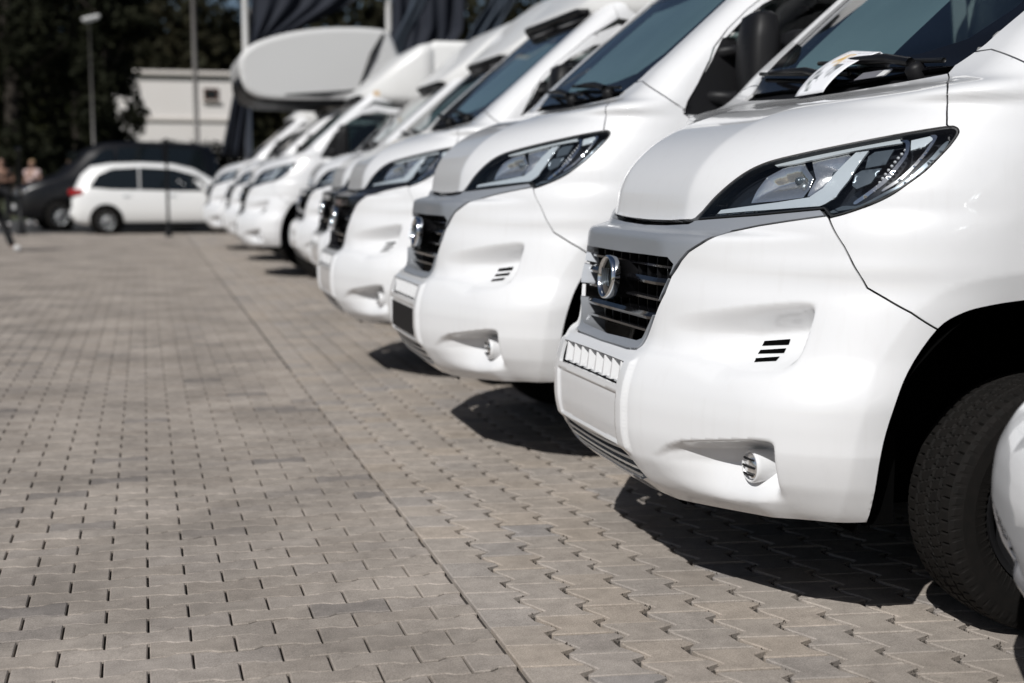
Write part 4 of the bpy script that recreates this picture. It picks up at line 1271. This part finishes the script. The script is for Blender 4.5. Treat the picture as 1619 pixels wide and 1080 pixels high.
def flag(label, loc, top, left, right_, m, seed, emb=None):
    """hanging cloth between two edge curves (x offset, z) with deep folds"""
    f = thing('flag', label, 'flag', loc, 0, 'navy flags hanging above the row')
    nx, nz = 26, 30; V = []
    Lp = np.array(left); Rp = np.array(right_)
    for j in range(nz + 1):
        t = j / nz
        k = np.linspace(0, 1, len(Lp)); l = np.array([np.interp(t, k, Lp[:, i]) for i in (0, 1)]); r_ = np.array([np.interp(t, k, Rp[:, i]) for i in (0, 1)])
        for i in range(nx + 1):
            s = i / nx; p = l * (1 - s) + r_ * s
            y = .08 * math.sin(s * 13 + t * 2.5 + seed) * (.35 + .65 * t) + .07 * math.sin(s * 29 - t * 4 + seed * 2)
            V.append((p[0], y, p[1]))
    F = [(j * (nx + 1) + i, j * (nx + 1) + i + 1, (j + 1) * (nx + 1) + i + 1, (j + 1) * (nx + 1) + i) for j in range(nz) for i in range(nx)]
    o = link('cloth', mesh('cloth', V, F), f, m)
    md = o.modifiers.new('thick', 'SOLIDIFY'); md.thickness = .006
    if emb:
        j0, j1, i0, i1 = emb
        ids = {}; V2 = []; F2 = []
        for j in range(j0, j1):
            for i in range(i0, i1):
                q = []
                for a, b in ((j, i), (j, i + 1), (j + 1, i + 1), (j + 1, i)):
                    if (a, b) not in ids: ids[(a, b)] = len(V2); p = V[a * (nx + 1) + b]; V2.append((p[0], p[1] - .012, p[2]))
                    q.append(ids[(a, b)])
                F2.append(tuple(q))
        link('emblem', mesh('emblem', V2, F2), f, 'emblem_cloth')
    return f
flag('navy flag draped round the left flag pole down behind the overcab berth', (2.3, 29.6, 0), 0, [(0, 6.4), (.03, 5.1), (-.02, 4.2), (-.3, 3.5), (-.68, 1.8)], [(3.3, 6.4), (2.2, 5.1), (.35, 4.15), (.0, 3.5), (-.22, 1.75)], 'navy_cloth', .4, (19, 24, 5, 12))
flag('dark navy flag with white mark beside the right flag pole', (5.1, 28.6, 0), 0, [(.0, 6.3), (.15, 5.2), (0.1, 4.5), (-.15, 3.75)], [(1.9, 6.3), (1.75, 5.2), (1.65, 4.5), (1.45, 4.2)], 'navy_cloth', 2.2, (5, 9, 9, 20))
flag('slate blue flag edge hanging in a diagonal fold, left of the two slate ones', (4.85, 27.0, 0), 0, [(.75, 5.6), (.42, 4.7), (.15, 4.2), (.0, 3.75)], [(1.15, 5.6), (.72, 4.7), (.40, 4.15), (.22, 3.65)], 'slate_cloth', 1.1)
flag('slate blue flag hanging in a diagonal fold, right of the two slate ones', (6.2, 26.2, 0), 0, [(.75, 5.6), (.45, 4.7), (.15, 4.25), (.0, 3.8)], [(1.5, 5.6), (1.05, 4.75), (.65, 4.2), (.30, 3.8)], 'slate_cloth', 3.0)
# thin barrier posts
def post(label, loc, hgt, r_):
    p = thing('barrier_post', label, 'post', loc, 0, 'barrier posts at the yard edge')
    MB().tube([(0, 0, 0), (0, 0, hgt)], [r_, r_ * .8], 10).build('shaft', 'black_plastic', p)
    MB().lathe([(r_ * 2.4, 0), (r_ * 2.2, .05), (r_ * 1.0, .32)], (0, 0, 0), (0, 0, 1), 14).build('foot', 'black_plastic', p)
    MB().lathe([(.001, .10), (.045, .085), (.065, .05), (.045, .01), (.02, 0)], (0, 0, hgt - .02), (0, 0, 1), 14).build('knob', 'black_gloss', p)
post('thin dark barrier post standing before the white hatchback', (.495, 31.0, 0), 2.12, .035)
post('thin dark barrier post at the left beside the black van', (-2.80, 33.0, 0), 1.95, .05)

# ------------------------------------------------------------------ cars at the far end of the yard
mat('dark_paint', (.004, .004, .005), .35, coat=.25)
mat('car_white', (.78, .78, .77), .3, coat=.7)
mat('tail_red', (.35, .012, .015), .25, coat=.5)
mat('car_glass', (.008, .011, .013), .05, spec=.6)
def car(name, label, loc, rz_, L, W, st, m, side_glass, extra, wheel_x, wr=.32, front=None):
    """st: stations (x, sill, belt half width scale, belt z, roof half width scale, roof z)"""
    t = thing(name, label, 'car', loc, rz_)
    w = W / 2
    def ring(x, sill, bw, bz, rw, rz2):
        b = w * bw; r_ = w * rw; pts = []
        half = [(b * .90, sill), (b * .985, sill + .10), (b, sill + (bz - sill) * .45), (b * .995, bz - .10), (b * .965, bz), (r_ + (b * .965 - r_) * .45, bz + (rz2 - bz) * .55), (r_, rz2 - min(.06, (rz2 - bz) * .3)), (r_ * .82, rz2 - .005)]
        return [(x, y, z) for y, z in half] + [(x, -y, z) for y, z in reversed(half)]
    rings = [ring(*s) for s in st]
    MB().loft(rings).build('body', m, t)
    S_ = np.array([[p for p in r_] for r_ in rings])
    def pt(x, k, f):
        xs = [s[0] for s in st]; i = max(0, min(len(xs) - 2, int(np.searchsorted(xs, x)) - 1)); u = (x - xs[i]) / (xs[i + 1] - xs[i])
        a = S_[i][k] * (1 - u) + S_[i + 1][k] * u; b = S_[i][k + 1] * (1 - u) + S_[i + 1][k + 1] * u
        return a * (1 - f) + b * f
    for lo_, up_ in side_glass:     # lower and upper outline: (x, h), h 0 belt .. 2 roof edge
        xs_ = np.linspace(min(lo_[0][0], up_[0][0]), max(lo_[-1][0], up_[-1][0]), 15)
        for s in (1, -1):
            V = []
            for x in xs_:
                for o_ in (lo_, up_):
                    xq = min(max(x, o_[0][0]), o_[-1][0]); h_ = float(np.interp(xq, [q[0] for q in o_], [q[1] for q in o_]))
                    k = 4 + int(min(h_, 1.999)); p = pt(xq, k, h_ - int(min(h_, 1.999))); V.append((p[0], s * (p[1] + .012), p[2]))
            MB().add(V, [(2 * i, 2 * i + 2, 2 * i + 3, 2 * i + 1) for i in range(14)]).build('window', 'car_glass', t)
    for nm, mm_, c, d, bev in extra:
        MB().box(c, d, bev=bev).build(nm, mm_, t)
    for x in wheel_x:
        for s in (1, -1):
            MB().lathe([(wr * 1.20, -.05), (wr * 1.18, .012), (wr * .3, .008)], (x, s * w, wr * 1.03), (0, s, 0), 30).build('wheel_arch', 'void', t)
            mb = MB().lathe([(wr * .62, -.10), (wr * .9, -.105), (wr, -.07), (wr, .07), (wr * .9, .105), (wr * .62, .10)], (x, s * (w - .07), wr), (0, 1, 0), 28)
            wh = mb.build('wheel', 'rubber', t)
            mb = MB().lathe([(wr * .64, .085), (wr * .58, .075), (wr * .5, .05), (.001, .055)], (x, s * (w - .07), wr), (0, s, 0), 24)
            for k in range(12):
                q = k * math.pi / 6
                mb.tube([(x + .06 * math.cos(q), s * (w - .07 + .085), wr + .06 * math.sin(q)), (x + wr * .6 * math.cos(q), s * (w - .07 + .092), wr + wr * .6 * math.sin(q))], .014, 5)
            mb.build('rim', 'rim', wh)
    return t
st = [(0.0, .42, .80, .82, .70, .86), (.05, .30, .93, .93, .70, 1.06), (.22, .24, .98, 1.00, .74, 1.40), (.45, .22, 1.0, 1.02, .77, 1.60), (.9, .22, 1.0, 1.02, .79, 1.67), (1.6, .22, 1.0, 1.01, .80, 1.69), (2.3, .22, 1.0, .99, .79, 1.66), (2.8, .22, 1.0, .97, .76, 1.55), (3.25, .22, 1.0, .95, .74, 1.30), (3.65, .24, .98, .92, .72, 1.02), (4.1, .26, .94, .84, .68, .90), (4.35, .32, .82, .74, .60, .78), (4.42, .42, .70, .64, .5, .66)]
car('hatchback', 'white hatchback parked across the far end of the yard', (-1.66, 33.6, 0), 0.0, 4.4, 1.8, st, 'car_white',
    [([(.42, .25), (.9, .1), (1.53, .08)], [(.62, 1.2), (.95, 1.68), (1.53, 1.75)]), ([(1.56, .08), (2.45, .08), (3.22, .2)], [(1.56, 1.75), (2.4, 1.72), (2.95, 1.5)])],
    [('tail_lamp', 'tail_red', (.12, -.80, .98), (.34, .16, .15), .03), ('tail_lamp', 'tail_red', (.12, .80, .98), (.34, .16, .15), .03),
     ('door_handle', 'satin_chrome', (1.25, -.905, .90), (.18, .03, .03), .008), ('door_handle', 'satin_chrome', (2.3, -.905, .90), (.18, .03, .03), .008),
     ('rear_bumper', 'car_white', (.07, 0, .50), (.22, 1.66, .26), .06), ('mirror', 'car_white', (3.05, -.98, 1.05), (.12, .2, .13), .04),
     ('sill', 'black_plastic', (2.2, -.86, .22), (2.4, .06, .10), .02)], (.78, 3.45), .325)
st = [(0.0, .38, .72, .62, .60, .66), (.06, .30, .88, .80, .66, .86), (.25, .26, .97, .96, .72, 1.02), (.7, .25, 1.0, 1.08, .76, 1.14), (1.1, .25, 1.0, 1.14, .80, 1.26), (1.7, .25, 1.0, 1.17, .82, 1.76), (2.1, .25, 1.0, 1.18, .83, 1.93), (2.9, .25, 1.0, 1.18, .84, 1.97), (4.4, .25, 1.0, 1.18, .84, 1.95), (4.8, .27, .98, 1.15, .82, 1.86), (4.95, .35, .92, 1.0, .78, 1.5)]
car('van', 'black van facing left with glinting headlights behind the white hatchback', (-3.2, 36.0, 0), math.radians(11), 4.95, 1.9, st, 'dark_paint',
    [([(1.5, .3), (2.3, .1)], [(1.95, 1.6), (2.3, 1.7)]), ([(2.4, .1), (3.5, .1)], [(2.4, 1.72), (3.5, 1.72)]), ([(3.6, .1), (4.6, .1)], [(3.6, 1.72), (4.5, 1.7)])],
    [('headlight', 'chrome', (.20, -.68, .86), (.22, .36, .16), .03), ('headlight', 'chrome', (.20, .68, .86), (.22, .36, .16), .03),
     ('grille_bar', 'satin_chrome', (.05, 0, .86), (.06, .92, .025), .006), ('grille_bar', 'satin_chrome', (.045, 0, .80), (.06, .92, .02), .006),
     ('number_plate', 'plate_white', (-.015, 0, .52), (.03, .52, .11), .005), ('bumper', 'black_plastic', (.06, 0, .42), (.16, 1.5, .20), .05),
     ('fog_lamp', 'chrome', (.07, -.62, .44), (.10, .12, .07), .02), ('windscreen', 'car_glass', (1.42, 0, 1.48), (.05, 1.25, .52), .01)], (.95, 3.95), .33)

bpy.data.objects['van'].scale = (1.02, 1.0, 1.15)
# ------------------------------------------------------------------ people
mat('skin', (.26, .15, .105), .55)
mat('hair_dark', (.015, .011, .009), .6)
mat('hair_fair', (.38, .26, .13), .6)
mat('cloth_black', (.010, .010, .012), .85)
mat('cloth_denim', (.020, .028, .045), .85)
mat('cloth_pink', (.50, .38, .36), .85)
mat('shoe_white', (.6, .6, .6), .6)
def skin(name, pts, edges, rad, root_i=0, sub=1):
    me = bpy.data.meshes.new(name); me.from_pydata(pts, edges, [])
    o = bpy.data.objects.new(name, me); COL.objects.link(o)
    md = o.modifiers.new('s', 'SKIN'); md.use_smooth_shade = True
    for i, r_ in enumerate(rad):
        me.skin_vertices[0].data[i].radius = (r_, r_) if not isinstance(r_, tuple) else r_
        me.skin_vertices[0].data[i].use_root = (i == root_i)
    o.modifiers.new('u', 'SUBSURF').levels = sub
    dg = bpy.context.evaluated_depsgraph_get()
    out = bpy.data.meshes.new_from_object(o.evaluated_get(dg)); out.name = name
    bpy.data.objects.remove(o)
    out.polygons.foreach_set('use_smooth', [True] * len(out.polygons))
    return out
def person(label, loc, rz_, pose, top, legs, hair, h=1.75, long_hair=False, group=None):
    t = thing('person', label, 'person', loc, rz_, group)
    k = h / 1.75
    J = dict(pel=(0, 0, .95), waist=(0, 0, 1.10), chest=(0, -.01, 1.32), neck=(0, 0, 1.50), head=(0, -.02, 1.60), crown=(0, -.01, 1.72),
             shl=(.19, 0, 1.42), shr=(-.19, 0, 1.42), hl=(.10, 0, .92), hr=(-.10, 0, .92), kl=(.11, -.03, .50), kr=(-.11, -.03, .50), al=(.11, .02, .09), ar=(-.11, .02, .09), tl=(.12, -.15, .04), tr=(-.12, -.15, .04),
             el=(.25, .03, 1.15), er=(-.25, .03, 1.15), wl=(.24, -.08, .92), wr=(-.24, -.08, .92), fl=(.23, -.11, .82), fr=(-.23, -.11, .82))
    J.update(pose); J = {a: tuple(c * k for c in p) for a, p in J.items()}
    def sk(name, names, edges, R, m, parent=t, add=0):
        idx = {n: i for i, n in enumerate(names)}
        me = skin(name, [J[n] for n in names], [(idx[a], idx[b]) for a, b in edges], [(R[n] + add) * k for n in names])
        return link(name, me, parent, m)
    R = dict(pel=.135, waist=.12, chest=.135, neck=.055, head=.088, crown=.075, shl=.062, shr=.062, hl=.085, hr=.085, kl=.055, kr=.055, al=.04, ar=.04, tl=.036, tr=.036, el=.042, er=.042, wl=.03, wr=.03, fl=.032, fr=.032)
    body = sk('body', list(R), [('pel', 'waist'), ('waist', 'chest'), ('chest', 'neck'), ('neck', 'head'), ('head', 'crown'), ('chest', 'shl'), ('chest', 'shr'), ('shl', 'el'), ('el', 'wl'), ('wl', 'fl'), ('shr', 'er'), ('er', 'wr'), ('wr', 'fr'), ('pel', 'hl'), ('pel', 'hr'), ('hl', 'kl'), ('kl', 'al'), ('al', 'tl'), ('hr', 'kr'), ('kr', 'ar'), ('ar', 'tr')], R, 'skin')
    J['ml'] = tuple((a + b) / 2 for a, b in zip(J['shl'], J['el'])); J['mr'] = tuple((a + b) / 2 for a, b in zip(J['shr'], J['er'])); R['ml'] = R['mr'] = .05
    sk('shirt', ['pel', 'waist', 'chest', 'shl', 'shr', 'ml', 'mr'], [('pel', 'waist'), ('waist', 'chest'), ('chest', 'shl'), ('chest', 'shr'), ('shl', 'ml'), ('shr', 'mr')], R, top, add=.018)
    sk('trousers', ['pel', 'hl', 'hr', 'kl', 'kr', 'al', 'ar'], [('pel', 'hl'), ('pel', 'hr'), ('hl', 'kl'), ('kl', 'al'), ('hr', 'kr'), ('kr', 'ar')], R, legs, add=.020)
    for a, b in (('al', 'tl'), ('ar', 'tr')):
        sk('shoe', [a, b], [(a, b)], dict(R, **{a: .045, b: .04}), 'shoe_white', add=.01)
    J['hb'] = (J['head'][0], J['head'][1] + .03 * k, J['head'][2] + .05 * k); J['hc'] = (J['crown'][0], J['crown'][1] + .015 * k, J['crown'][2] + .02 * k); J['hn'] = (J['neck'][0], J['neck'][1] + .07 * k, J['neck'][2] - (.16 if long_hair else -.03) * k)
    RH = dict(hb=.088, hc=.078, hn=.05)
    sk('hair', ['hn', 'hb', 'hc'], [('hn', 'hb'), ('hb', 'hc')], RH, hair)
    # face
    c = Vector(J['head']); mb = MB()
    mb.tube([c + Vector((0, -.075 * k, .03 * k)), c + Vector((0, -.105 * k, -.005 * k))], [.010, .015], 6)
    mb.build('nose', 'skin', t)
    for s in (1, -1):
        MB().lathe([(.001, .012), (.010, .006), (.012, 0)], c + Vector((s * .033, -.078, .035)) * k, (0, -1, 0), 8).build('eye', 'hair_dark', t)
    MB().tube([c + Vector((-.025, -.082, -.045)) * k, c + Vector((.025, -.082, -.045)) * k], .006, 5).build('mouth', 'cloth_pink', t)
    # fingers
    for s, wn2, fn2 in ((1, 'wl', 'fl'), (-1, 'wr', 'fr')):
        a = Vector(J[wn2]); b = Vector(J[fn2]); d = (b - a).normalized(); q = d.orthogonal().normalized(); e = d.cross(q)
        for i in range(4): MB().tube([b + q * (.024 - .016 * i), b + q * (.026 - .017 * i) + d * .045, b + q * (.024 - .016 * i) + d * .078 + e * .012], [.009, .008, .006], 5).build('finger', 'skin', t)
        MB().tube([a + d * .03 + q * .03, a + d * .06 + q * .05, a + d * .09 + q * .05], [.011, .010, .008], 5).build('thumb', 'skin', t)
    return t
crossed = dict(el=(.29, -.02, 1.17), er=(-.29, -.02, 1.17), wl=(-.02, -.24, 1.20), wr=(.02, -.25, 1.15), fl=(-.16, -.20, 1.22), fr=(.16, -.20, 1.16))
person('person in black top with arms crossed before the trees', (-3.72, 38.6, 0), 0.25, crossed, 'cloth_black', 'cloth_black', 'hair_dark', 1.88)
person('fair haired person in pale pink top behind the black van nose', (-3.05, 40.2, 0), -.5, dict(wl=(.12, -.25, 1.25), fl=(.05, -.27, 1.33), el=(.27, -.05, 1.15)), 'cloth_pink', 'cloth_denim', 'hair_fair', 1.86, True)
stride = dict(kl=(.14, -.20, .52), al=(.16, -.34, .09), tl=(.17, -.49, .045), kr=(-.10, .10, .50), ar=(-.10, .38, .16), tr=(-.10, .30, .05))
person('walking person in black trousers and white shoes cut by the left picture edge', (-2.66, 25.0, 0), math.radians(78), stride, 'cloth_black', 'cloth_black', 'hair_dark', 1.78)
